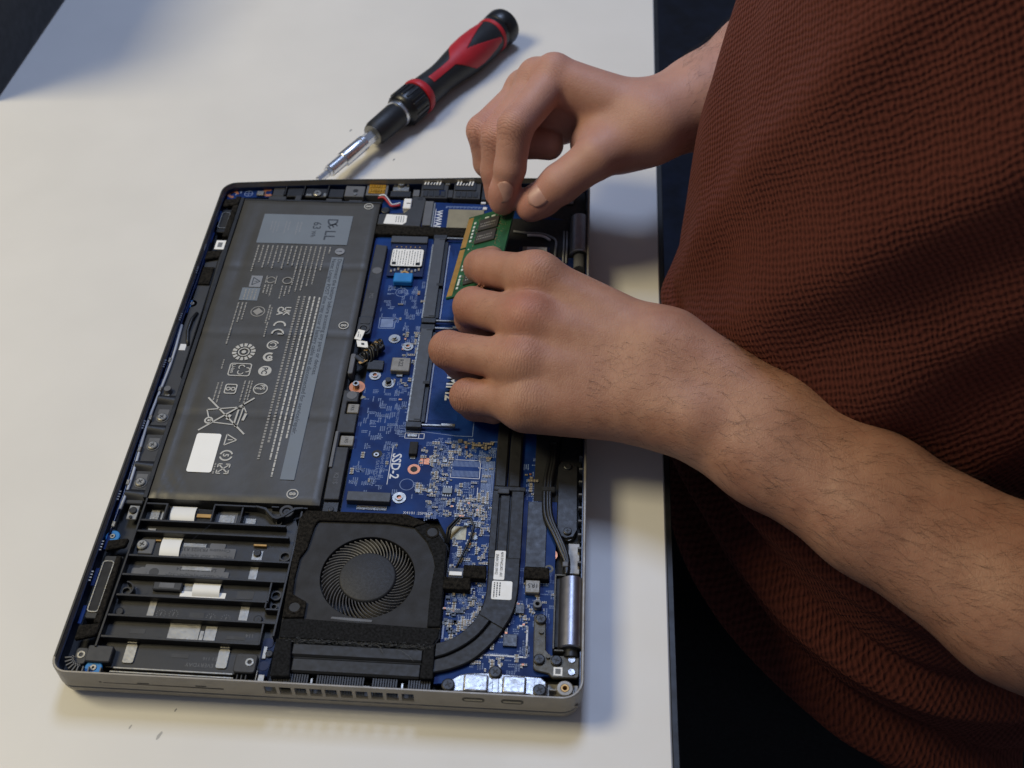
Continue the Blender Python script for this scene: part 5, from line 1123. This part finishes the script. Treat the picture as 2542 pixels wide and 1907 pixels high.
# far (right) hand
FI = [V(195, 324.5, 93), V(175.2, 290, 86), V(172.6, 279.6, 66), V(168.8, 275.0, 46.8)]
FM = [V(185.1, 331, 86), V(165.3, 298.3, 73.2), V(164.0, 292, 55), V(165, 288, 41.5)]
FRg = [V(177.4, 337, 75), V(156.2, 308, 69.4), V(158.8, 304.4, 50.5), V(164, 303, 42)]
FP = [V(178.7, 343.5, 62), V(168, 320, 64), V(180, 312, 60), V(192.5, 309, 60)]
FT = [V(239, 302.6, 72.5), V(218.3, 286, 70.4), V(199.4, 277, 58.5), V(184.4, 272.6, 46.4)]
FW = V(250, 311.2, 74)
def far_field(P):
    palm = None
    for f_, rw, rk, w in ((FI, 13.5, 12.0, V(250, 305, 80)), (FM, 14, 12.0, V(250, 313, 80)), (FRg, 14, 11.4, V(249, 321, 75)), (FP, 13, 10.6, V(249, 326, 69))):
        c = cone(P, w, f_[0], rw, rk); palm = c if palm is None else smin(palm, c, 7)
    for f_, r_ in ((FI, 8.4), (FM, 8.0), (FRg, 7.2)): palm = smin(palm, np.linalg.norm(P-(f_[0]+V(-1.5, 1, 4.6)), axis=1)-r_, 4.5)
    palm = smin(palm, ell(P, V(196, 330, 66), V(20, 16, 18)), 8)
    # thumb ball
    palm = smin(palm, cone(P, FT[0], FT[1], 16.5, 12.2), 9)
    palm = smin(palm, ell(P, V(226, 303, 66), V(22, 14, 17)), 9)
    F = None
    for f_, rad in ((FI, (10.4, 9.4, 8.4, 6.9)), (FM, (10.2, 9.1, 8.0, 6.8)), (FRg, (9.6, 8.7, 7.7, 6.6)), (FP, (10.0, 9.6, 9.2, 8.2)), (FT[1:], (11.6, 10.8, 8.4))):
        c = chain(P, f_, rad, 2.5); F = c if F is None else smin(F, c, 0.2)
    # thumb pad broadens towards the tip
    F = smin(F, ell(P, FT[3]+V(4, 1.5, 2.5), V(11.5, 8.5, 9.2)), 3)
    F = smin(F, ell(P, FI[3]+V(0.6, 0.6, 5), V(8.3, 8.0, 10.5)), 3)
    hand = smin(palm, F, 3.0)
    arm = None
    for o, r0, r1, r2 in ((V(0, -7, 5), 19.5, 22, 27), (V(1, 9, -3), 18.5, 22, 28)):
        c = chain(P, [FW+o, V(274, 329, 75)+o, V(312, 358, 82)+o, V(400, 420, 112)+o*0.5, V(455, 452, 135)], (r0, r1, r2, 33, 38), 10); arm = c if arm is None else smin(arm, c, 10)
    arm = smin(arm, cone(P, V(455, 452, 135), V(470, 400, 330), 38, 46), 14)
    return smin(hand, arm, 11)

def nets(field, lo, hi, h):
    """naive surface nets over a narrow band"""
    lo = np.array(lo, float); n = np.ceil((np.array(hi)-lo)/h).astype(int); n += (-n) % 4
    c4 = n//4+1
    g = np.stack(np.meshgrid(*[np.arange(c4[i])*4*h+lo[i] for i in range(3)], indexing='ij'), -1)
    dc = field(g.reshape(-1, 3)).reshape(c4)
    band = np.abs(dc) < 4*h*2.6
    m = np.zeros_like(band)
    for s in np.ndindex(2, 2, 2):
        m[s[0]:, s[1]:, s[2]:] |= band[:c4[0]-s[0], :c4[1]-s[1], :c4[2]-s[2]]
        m[:c4[0]-s[0], :c4[1]-s[1], :c4[2]-s[2]] |= band[s[0]:, s[1]:, s[2]:]
    D = np.repeat(np.repeat(np.repeat(dc, 4, 0), 4, 1), 4, 2)[:n[0], :n[1], :n[2]].copy()
    M = np.repeat(np.repeat(np.repeat(m, 4, 0), 4, 1), 4, 2)[:n[0], :n[1], :n[2]]
    idx = np.argwhere(M)
    out = np.empty(len(idx))
    for k in range(0, len(idx), 200000): out[k:k+200000] = field(idx[k:k+200000]*h+lo)
    D[M] = out
    ins = D < 0
    cs = tuple(x-1 for x in D.shape)
    sub = lambda A, s: A[s[0]:s[0]+cs[0], s[1]:s[1]+cs[1], s[2]:s[2]+cs[2]]
    cnt = sum(sub(ins, s).astype(np.int8) for s in np.ndindex(2, 2, 2))
    act = (cnt > 0) & (cnt < 8); ai = np.argwhere(act)
    ids = -np.ones(cs, int); ids[act] = np.arange(len(ai))
    acc = np.zeros((len(ai), 3)); num = np.zeros(len(ai))
    corners = list(np.ndindex(2, 2, 2)); cv = {s: sub(D, s)[act] for s in corners}
    for s in corners:
        for ax in range(3):
            if s[ax] == 0:
                e = list(s); e[ax] = 1; e = tuple(e); a, b = cv[s], cv[e]
                x = (a < 0) != (b < 0); t = np.where(x, a/np.where(a == b, 1, a-b), 0)
                p = np.tile(np.array(s, float), (len(ai), 1)); p[:, ax] += t
                acc[x] += p[x]; num[x] += 1
    vs = (ai+acc/num[:, None])*h+lo
    fs = []
    for ax in range(3):
        o = [i for i in range(3) if i != ax]
        sl0 = [slice(None)]*3; sl1 = [slice(None)]*3; sl0[ax] = slice(0, -1); sl1[ax] = slice(1, None)
        a, b = ins[tuple(sl0)], ins[tuple(sl1)]
        for fl, e in ((False, a & ~b), (True, ~a & b)):
            q = np.argwhere(e)
            ok = np.all([(q[:, i] > 0) & (q[:, i] < cs[i]) for i in o], 0) & (q[:, ax] < cs[ax]); q = q[ok]
            def cid(d0, d1):
                r = q.copy(); r[:, o[0]] -= d0; r[:, o[1]] -= d1; return ids[r[:, 0], r[:, 1], r[:, 2]]
            quad = np.stack([cid(1, 1), cid(0, 1), cid(0, 0), cid(1, 0)], 1)
            if (ax == 1) != fl: quad = quad[:, ::-1]
            fs.append(quad)
    return vs, np.concatenate(fs)

# knuckle / crease attributes: closeness to joints and position along the finger
JOINTS = [(f_[1], f_[0], f_[1], 9.0) for f_ in (NI, NM, NR, NP_, FI, FM, FRg)]+[(f_[0], f_[0]+(f_[0]-f_[1])*0.5, f_[0], 9.5) for f_ in (NI, NM, NR, NP_, FI, FM)]+[(f_[2], f_[1], f_[2], 5.0) for f_ in (FI, FM, FRg)]+[(FT[2], FT[1], FT[2], 6.5)]
def attrs(vs):
    kn = np.zeros(len(vs)); fu = np.zeros(len(vs)); rd = np.zeros(len(vs))
    for j, a, b, s in JOINTS:
        g = np.exp(-((vs-j)**2).sum(1)/(2*(s*1.05)**2)); u = (vs-j)@((b-a)/np.linalg.norm(b-a))
        fu = np.where(g > kn, u, fu); kn = np.maximum(kn, g)
    for c, s, w in ((V(189, 190, 82), 8, 0.25), (V(184, 168, 76), 9, 0.6), (V(182, 149, 66), 8, 0.2), (NI[1], 11, 0.3), (NM[1], 11, 0.35), (NR[1], 11, 0.35), (NP_[1], 10, 0.35), (FI[3], 11, 0.9), (FT[3], 13, 1.0), (FM[3], 10, 0.8), (FRg[1], 10, 0.7), (FI[1], 9, 0.5), (FM[1], 9, 0.5), (FI[0], 10, 0.4), (V(203, 184, 80), 6, -0.8)):
        rd += w*np.exp(-((vs-c)**2).sum(1)/(2*s*s))
    return kn, fu, np.clip(rd, -1, 1.2)

v1, f1 = nets(near_field, (130, -40, 8), (520, 250, 130), 1.25)
v2, f2 = nets(far_field, (140, 255, 28), (520, 480, 200), 1.25)
def torso_field(P):
    d = None
    q = (P-V(425, 240, 60))/V(128, 122, 290)
    d = (np.linalg.norm(q, axis=1)-1)*110
    d = smin(d, cone(P, V(470, 120, 320), V(470, 380, 320), 60, 60), 40)
    d = smin(d, cone(P, V(485, 40, 180), V(475, 95, 320), 42, 50), 20); d = smin(d, cone(P, V(466, 420, 220), V(470, 370, 320), 42, 50), 20)
    d = smin(d, cone(P, V(445, 240, 350), V(400, 240, 440), 58, 52), 30)
    d = smin(d, ell(P, V(370, 240, 545), V(98, 76, 112)), 18); d = smin(d, ell(P, V(325, 240, 500), V(56, 54, 70)), 22)
    return smin(d, ell(P, V(274, 240, 515), V(16, 13, 22)), 14)
v3, f3 = nets(torso_field, (240, -40, -260), (640, 520, 690), 9.0)
allv = np.concatenate([v1, v2, v3]); allf = np.concatenate([f1, f2+len(v1), f3+len(v1)+len(v2)])

# skin material: blotchy tone, pores, creases at the joints
sk = bpy.data.materials.new('skin'); sk.use_nodes = True; MATS['skin'] = sk
nt = sk.node_tree; b = nt.nodes['Principled BSDF']; tc = N(nt, 'ShaderNodeTexCoord'); LK = nt.links.new
def noise(sc_, det=4, rough=0.6):
    x = N(nt, 'ShaderNodeTexNoise'); x.inputs['Scale'].default_value = sc_; x.inputs['Detail'].default_value = det; x.inputs['Roughness'].default_value = rough; LK(tc.outputs['Object'], x.inputs['Vector']); return x
def attr(n_): x = N(nt, 'ShaderNodeAttribute'); x.attribute_name = n_; return x
def mth(op, a, b_=None, c_=None):
    x = N(nt, 'ShaderNodeMath', operation=op)
    for i, y in enumerate((a, b_, c_)):
        if y is None: continue
        if isinstance(y, (int, float)): x.inputs[i].default_value = y
        else: LK(y, x.inputs[i])
    return x.outputs[0]
big = noise(28, 3); mid = noise(130, 4); fine = noise(700, 2)
cr = N(nt, 'ShaderNodeValToRGB'); cr.color_ramp.elements[0].position = 0.32; cr.color_ramp.elements[1].position = 0.7
cr.color_ramp.elements[0].color = rgb('966956'); cr.color_ramp.elements[1].color = rgb('b0856f')
LK(mth('ADD', mth('MULTIPLY', big.outputs['Fac'], 0.6), mth('MULTIPLY', mid.outputs['Fac'], 0.4)), cr.inputs[0])
mx = N(nt, 'ShaderNodeMix', data_type='RGBA'); mx.inputs['B'].default_value = rgb('b3685a'); LK(cr.outputs[0], mx.inputs['A'])
rdn = mth('MULTIPLY', mth('MAXIMUM', attr('red').outputs['Fac'], 0.0), mth('ADD', 0.35, mth('MULTIPLY', mid.outputs['Fac'], 0.5))); LK(rdn, mx.inputs['Factor'])
mx2 = N(nt, 'ShaderNodeMix', data_type='RGBA'); mx2.inputs['B'].default_value = rgb('6b4130'); LK(mx.outputs['Result'], mx2.inputs['A'])
LK(mth('MULTIPLY', mth('MAXIMUM', mth('MULTIPLY', attr('red').outputs['Fac'], -1.0), 0.0), 0.55), mx2.inputs['Factor'])
mx3 = N(nt, 'ShaderNodeMix', data_type='RGBA'); mx3.inputs['B'].default_value = rgb('c2968c'); LK(mx2.outputs['Result'], mx3.inputs['A']); LK(mth('MULTIPLY', attr('cool_lit').outputs['Fac'], 0.45), mx3.inputs['Factor'])
CREASE_IN = mx3.outputs['Result']
b.inputs['Roughness'].default_value = 0.52; b.inputs['Specular IOR Level'].default_value = 0.35
b.inputs['Subsurface Weight'].default_value = 0.12; b.inputs['Subsurface Radius'].default_value = (1.0, 0.4, 0.25); b.inputs['Subsurface Scale'].default_value = 0.0025
# wrinkles: lines across the finger, bent by noise, only near joints
wv = mth('SINE', mth('ADD', mth('MULTIPLY', attr('along').outputs['Fac'], 2.3), mth('MULTIPLY', noise(170, 3).outputs['Fac'], 11.0)))
wr = mth('MULTIPLY', mth('POWER', attr('joint').outputs['Fac'], 2.0), mth('POWER', mth('ABSOLUTE', wv), 0.5))
mx4 = N(nt, 'ShaderNodeMix', data_type='RGBA'); mx4.inputs['B'].default_value = rgb('6a3f34'); LK(CREASE_IN, mx4.inputs['A']); LK(mth('MULTIPLY', mth('MULTIPLY', mth('POWER', attr('joint').outputs['Fac'], 2.0), mth('POWER', mth('SUBTRACT', 1.0, mth('ABSOLUTE', wv)), 3.0)), 0.9), mx4.inputs['Factor']); LK(mx4.outputs['Result'], b.inputs['Base Color'])  # crease lines darkened in the colour too, as the shade inside them
vor = N(nt, 'ShaderNodeTexVoronoi', feature='DISTANCE_TO_EDGE'); vor.inputs['Scale'].default_value = 620
mp = N(nt, 'ShaderNodeMapping'); mp.inputs['Scale'].default_value = (1.0, 0.6, 1.0); mp.inputs['Rotation'].default_value = (0, 0, 0.6); LK(tc.outputs['Object'], mp.inputs['Vector']); LK(mp.outputs[0], vor.inputs['Vector'])
hgt = mth('ADD', mth('MULTIPLY', wr, 1.25), mth('ADD', mth('MULTIPLY', mth('MINIMUM', vor.outputs['Distance'], 0.12), 0.9), mth('ADD', mth('MULTIPLY', mid.outputs['Fac'], 0.35), mth('MULTIPLY', fine.outputs['Fac'], 0.08))))
bp = N(nt, 'ShaderNodeBump'); bp.inputs['Strength'].default_value = 0.8; bp.inputs['Distance'].default_value = 0.55*S; LK(hgt, bp.inputs['Height']); LK(bp.outputs[0], b.inputs['Normal'])

PER = empty('person', (430, 240, -740))
tag(PER, 'person in a rust red waffle knit shirt fitting the memory module with both hands', 'person')
me = bpy.data.meshes.new('body')
me.vertices.add(len(allv)); me.vertices.foreach_set('co', (allv*S).ravel())
me.loops.add(4*len(allf)); me.loops.foreach_set('vertex_index', allf.ravel().astype(np.int32))
me.polygons.add(len(allf)); me.polygons.foreach_set('loop_start', np.arange(0, 4*len(allf), 4, dtype=np.int32))
me.update(calc_edges=True); me.validate()
me.polygons.foreach_set('use_smooth', [True]*len(me.polygons))
kn, fu, rd = attrs(allv)
cool_lit = (allv[:, 1] > 258).astype(float)  # far hand and arm painted paler, standing in for the cool light there
for nm, arr in (('joint', kn), ('along', fu), ('red', rd), ('cool_lit', cool_lit)):
    a = me.attributes.new(nm, 'FLOAT', 'POINT'); a.data.foreach_set('value', arr.astype(np.float32))
me.materials.append(sk)
BODY = bpy.data.objects.new('body', me); COL.objects.link(BODY)
sm = BODY.modifiers.new('smooth', 'SMOOTH'); sm.factor = 0.5; sm.iterations = 1
setp(BODY, PER)

# finger nails: curved plates on index, thumb of the far hand
def nail(c, ax, nrm, L_, W_, cur):
    ax = ax/np.linalg.norm(ax); nrm = nrm-ax*(nrm@ax); nrm /= np.linalg.norm(nrm); sd = np.cross(ax, nrm)
    m_ = MB(); nu, nv = 9, 9
    for i in range(nu):
        u = -1+2*i/(nu-1)
        for j in range(nv):
            v = -1+2*j/(nv-1); wd = W_*math.sqrt(max(0.02, 1-abs(u)**2.6))
            p = c+ax*u*L_+sd*v*wd-nrm*(cur*(v*wd/W_)**2+0.5*u*u*0.5)
            m_.v.append(tuple(p))
    m_.f = [(i*nv+j, i*nv+j+1, (i+1)*nv+j+1, (i+1)*nv+j) for i in range(nu-1) for j in range(nv-1)]
    o = m_.build('fingernail', 'nail', PER, smooth=True)
    s_ = o.modifiers.new('thick', 'SOLIDIFY'); s_.thickness = 0.5*S
    return o
def on_surface(field, c, d, n=60):
    """walk from inside point c along d to the skin"""
    d = d/np.linalg.norm(d); t = 0.0
    for _ in range(n):
        t -= field((c+d*t)[None])[0]*0.8
    return c+d*t
CAMP = V(201, -220, 448)
c0 = FI[3]*0.62+FI[2]*0.38; vdir = (CAMP-c0)/np.linalg.norm(CAMP-c0)
nd = vdir*0.9+V(-0.12, -0.2, 0.05); pn = on_surface(far_field, c0+V(0.4, 0, -1.0), nd); nail(pn+nd/np.linalg.norm(nd)*0.3, FI[3]-FI[2], nd, 6.3, 4.7, 1.7)
c1 = FT[3]*0.82+FT[2]*0.18; nd = V(0.10, -0.45, 0.75); pn = on_surface(far_field, c1, nd); nail(pn+nd/np.linalg.norm(nd)*0.3, FT[3]-FT[2], nd, 6.8, 5.8, 1.9)

# arm hair on both forearms
hm = MB(); hair_v, hair_f = [], []
nrm_all = np.zeros_like(allv)
fn = np.cross(allv[allf[:, 1]]-allv[allf[:, 0]], allv[allf[:, 2]]-allv[allf[:, 0]])
for k in range(4): np.add.at(nrm_all, allf[:, k], fn)
nrm_all /= np.linalg.norm(nrm_all, axis=1)[:, None]+1e-12
rs = np.random.RandomState(3)
def strands(sel, n_, axis, lean, lmin, lmax, r):
    ids_ = rs.choice(sel, n_)
    for i in ids_:
        p = allv[i]+rs.normal(0, 0.5, 3); nn = nrm_all[i]
        t = axis-(axis@nn)*nn; t /= np.linalg.norm(t)+1e-9; s_ = np.cross(nn, t)
        a = lean+rs.normal(0, 0.45); d = t*math.cos(a)+s_*math.sin(a); l = rs.uniform(lmin, lmax); cv = rs.normal(0, 0.35)
        pts = []
        for q in (0, 0.33, 0.66, 1.0):
            pts.append(p+d*l*q+s_*cv*l*q*q+nn*(0.15+0.9*math.sin(q*PI*0.8)*l*0.12))
        k0 = len(hair_v)
        for q, pp in enumerate(pts):
            rr_ = r*(1-0.7*q/3)
            for m in range(3): hair_v.append(tuple(pp+rr_*(math.cos(m*2.094)*s_+math.sin(m*2.094)*nn)))
        for q in range(3):
            for m in range(3): hair_f.append((k0+3*q+m, k0+3*q+(m+1) % 3, k0+3*q+3+(m+1) % 3, k0+3*q+3+m))
nA = len(v1); idxs = np.arange(len(allv))
axn = V(-0.83, 0.5, 0.05)
z_ = allv[:, 2]; x_ = allv[:, 0]; up_ = nrm_all[:, 2]-0.45*nrm_all[:, 1]
sel = idxs[(idxs < nA) & (x_ > 272) & (x_ < 430) & (up_ > 0.15)]
strands(sel, 1700, -axn, 0.5, 6, 14, 0.047)
sel = idxs[(idxs < nA) & (x_ > 215) & (x_ < 275) & (allv[:, 1] < 150) & (up_ > 0.1)]
strands(sel, 420, -axn, 0.5, 3, 7, 0.045)
sel = idxs[(idxs < nA) & (x_ > 150) & (x_ < 172) & (allv[:, 1] < 185) & (up_ > 0.3)]
strands(sel, 120, V(-1, 0.3, 0), 0.5, 2, 4, 0.03)
sel = idxs[(idxs >= nA) & (idxs < nA+len(v2)) & (x_ > 262) & (x_ < 330) & (up_ > -0.2)]
strands(sel, 1100, V(0.7, 0.6, 0.1), 0.3, 4, 10, 0.045)
mb = MB(); mb.v = hair_v; mb.f = hair_f
tag(mb.build('arm_hair', 'hair', PER, smooth=True), kind='stuff')

# ---------------------------------------------------------------- shirt: waffle knit, hanging in folds
shm = bpy.data.materials.new('waffle_knit'); shm.use_nodes = True; nt = shm.node_tree; b = nt.nodes['Principled BSDF']; tc = N(nt, 'ShaderNodeTexCoord'); LK = nt.links.new
uvn = N(nt, 'ShaderNodeUVMap'); uvn.uv_map = 'UVMap'
sep = N(nt, 'ShaderNodeSeparateXYZ')
wn = N(nt, 'ShaderNodeTexNoise'); wn.inputs['Scale'].default_value = 60; wn.inputs['Detail'].default_value = 2; LK(tc.outputs['Object'], wn.inputs['Vector'])
wm = N(nt, 'ShaderNodeVectorMath', operation='MULTIPLY_ADD'); LK(wn.outputs['Color'], wm.inputs[0]); wm.inputs[1].default_value = (0.0042, 0.0042, 0)
wn2 = N(nt, 'ShaderNodeTexNoise'); wn2.inputs['Scale'].default_value = 280; wn2.inputs['Detail'].default_value = 1; LK(tc.outputs['Object'], wn2.inputs['Vector'])
wm2 = N(nt, 'ShaderNodeVectorMath', operation='MULTIPLY_ADD'); LK(wn2.outputs['Color'], wm2.inputs[0]); wm2.inputs[1].default_value = (0.0022, 0.0022, 0); LK(uvn.outputs[0], wm2.inputs[2]); LK(wm2.outputs[0], wm.inputs[2]); LK(wm.outputs[0], sep.inputs[0])
PITCH = 0.0039
u = mth('MULTIPLY', sep.outputs['X'], 2*PI/PITCH); v = mth('MULTIPLY', sep.outputs['Y'], 2*PI/(PITCH*1.15))
# staggered knobs of the waffle with pits between them
lat = mth('ADD', 0.5, mth('MULTIPLY', mth('MULTIPLY', mth('COSINE', u), mth('COSINE', v)), 0.5))
fz = N(nt, 'ShaderNodeTexNoise'); fz.inputs['Scale'].default_value = 1500; fz.inputs['Detail'].default_value = 3; LK(tc.outputs['Object'], fz.inputs['Vector'])
bn = N(nt, 'ShaderNodeTexNoise'); bn.inputs['Scale'].default_value = 22; bn.inputs['Detail'].default_value = 4; LK(tc.outputs['Object'], bn.inputs['Vector'])
hh = mth('ADD', mth('POWER', lat, 0.8), mth('MULTIPLY', fz.outputs['Fac'], 0.22))
bp = N(nt, 'ShaderNodeBump'); bp.inputs['Strength'].default_value = 1.0; bp.inputs['Distance'].default_value = 0.0009; LK(hh, bp.inputs['Height']); LK(bp.outputs[0], b.inputs['Normal'])
cr = N(nt, 'ShaderNodeValToRGB'); cr.color_ramp.elements[0].position = 0.1; cr.color_ramp.elements[1].position = 0.7
cr.color_ramp.elements[0].color = rgb('3f1f1a'); cr.color_ramp.elements[1].color = rgb('562c25')
LK(mth('ADD', mth('MULTIPLY', lat, 0.75), mth('MULTIPLY', bn.outputs['Fac'], 0.25)), cr.inputs[0]); LK(cr.outputs[0], b.inputs['Base Color'])  # knob height also darkens the pits, their shade put into the colour
b.inputs['Roughness'].default_value = 0.9; b.inputs['Specular IOR Level'].default_value = 0.15
b.inputs['Sheen Weight'].default_value = 0.25; b.inputs['Sheen Roughness'].default_value = 0.5; b.inputs['Sheen Tint'].default_value = rgb('b06a55')

def cath(x, a0, a1): t = min(1, max(0, (x-a0)/(a1-a0))); return t*t*(3-2*t)
def gauss(x, s): return math.exp(-(x/s)**2)
def shirt_pt(th, t, off=0.0):
    """th: 0 = front (towards the table), positive = the sitter's left side (towards the camera); t: 0 hem .. 1 shoulders"""
    hem = -92-72*cath(abs(th), 0.35, 1.6)+5*math.sin(3.1*th+0.6)+3*math.sin(9*th)
    z = hem+(340-hem)*t
    a = float(np.interp(z, [-180, -100, -60, 0, 44, 105, 155, 200, 340], [138, 136, 141, 147, 147, 143, 137, 130, 112]))
    bb_ = float(np.interp(z, [-180, -90, -30, 20, 100, 200, 340], [180, 168, 150, 136, 134, 142, 150]))
    # body of the cloth
    e = 2.25
    c, s_ = math.cos(th), math.sin(th)
    rr_ = (abs(c)**e+abs(s_)**e)**(-1/e)
    d = off
    # broad diagonal ridge from the upper chest down to the belly, and companions
    zr = z
    for k, (th0, sl, am, w) in enumerate(((0.66, 0.0042, 9.0, 0.16), (1.12, 0.0040, 7.0, 0.15), (0.26, 0.0030, 4.0, 0.10), (1.56, 0.0036, 6.0, 0.16))):
        x = th-(th0+sl*(z-90))
        if z > -20: d += am*gauss(x, w)*cath(z, -20, 40)
    # sagging drag folds low on the body, running round under the arm
    for k, (z0, sl, am, w) in enumerate(((-38, -34, 10, 8), (-72, -44, 13, 9), (-8, -26, 7, 8), (-104, -52, 11, 8), (28, -20, 4, 8))):
        x = z-(z0+sl*(max(0, th)**1.3)+3*math.sin(4*th+k)); d += am*gauss(x, w)*cath(th, -0.5, 0.25)-am*0.6*gauss(x-1.5*w, w*0.7)*cath(th, -0.3, 0.3)
    d += 1.8*gauss(t-0.055, 0.012)-1.5*gauss(t-0.075, 0.007)+1.6*math.sin(7*th+0.02*z)+1.2*math.sin(3.1*th-0.045*z+1.0)+0.8*math.sin(13*th+0.06*z)
    x = 410-(a+d)*rr_*c; y = 240-(bb_+d)*rr_*s_
    x += 0.0006*max(0, z-100)**1.3
    return (x, y, z)
NT_, NZ = 300, 240
m_ = MB(); uvs = []
for j in range(NZ+1):
    for i in range(NT_):
        th = -PI+2*PI*i/NT_
        m_.v.append(shirt_pt(th, j/NZ))
for j in range(NZ):
    for i in range(NT_):
        k = (i+1) % NT_; m_.f.append((j*NT_+i, j*NT_+k, (j+1)*NT_+k, (j+1)*NT_+i))
SHIRT = m_.build('shirt', shm, PER, smooth=True)
VV = np.array(m_.v).reshape(NZ+1, NT_, 3)
du = np.linalg.norm(np.roll(VV, -1, 1)-VV, axis=2).mean(0); cu_ = np.concatenate([[0], np.cumsum(du)]); dv = np.linalg.norm(VV[1:]-VV[:-1], axis=2).mean(1); cv_ = np.concatenate([[0], np.cumsum(dv)])
uvl = SHIRT.data.uv_layers.new(name='UVMap'); buf = np.empty((NZ*NT_*4, 2), np.float32)
jj, ii = np.meshgrid(np.arange(NZ), np.arange(NT_), indexing='ij'); jj = jj.ravel(); ii = ii.ravel()
for q, (di, dj) in enumerate(((0, 0), (1, 0), (1, 1), (0, 1))): buf[q::4, 0] = cu_[ii+di]*S; buf[q::4, 1] = cv_[jj+dj]*S
uvl.data.foreach_set('uv', buf.ravel())
so = SHIRT.modifiers.new('thick', 'SOLIDIFY'); so.thickness = 1.2*S; so.offset = -1
# trousers and shoes, mostly lost in the dark under the table
def leg_field(P):
    d = None
    for y in (165, 315):
        c = chain(P, [V(450, y, -225), V(60, y, -245), V(90, y, -660)], (88, 70, 48), 30); d = c if d is None else smin(d, c, 12)
    return smin(d, ell(P, V(455, 240, -200), V(120, 165, 110)), 30)
v4, f4 = nets(leg_field, (-40, 30, -720), (620, 450, -60), 12.0)
mb = MB(); mb.v = [tuple(p) for p in v4]; mb.f = [tuple(q) for q in f4]; mb.build('trousers', 'trousers', PER, smooth=True)
for y in (165, 315):
    rings = []
    for x, w, h in ((140, 20, 40), (120, 38, 62), (70, 42, 70), (0, 46, 48), (-60, 44, 34), (-105, 24, 22)):
        rings.append([(x, y+w*math.cos(2*PI*k/14), -740+max(0, h*0.5+h*0.5*math.sin(2*PI*k/14))) for k in range(14)])
    MB().loft(rings).build('shoe', 'blk', PER, smooth=True)
# short dark hair
def hair_field(P):
    d = ell(P, V(378, 240, 556), V(106, 84, 118)); c = P@V(-0.75, 0, -0.66)
    return np.maximum(d, c-(V(330, 240, 545)@V(-0.75, 0, -0.66)))
v5, f5 = nets(hair_field, (250, 130, 420), (500, 350, 690), 9.0)
mb = MB(); mb.v = [tuple(p) for p in v5]; mb.f = [tuple(q) for q in f5]; mb.build('hair', 'hair', PER, smooth=True)

for o in bpy.data.objects:
    if o.type == 'MESH' and o.name.split('.')[0] in ('fine_print', 'label_print', 'tag_print', 'board_legend', 'chip_print', 'traces', 'contacts', 'faint_print'): o['kind'] = 'stuff'
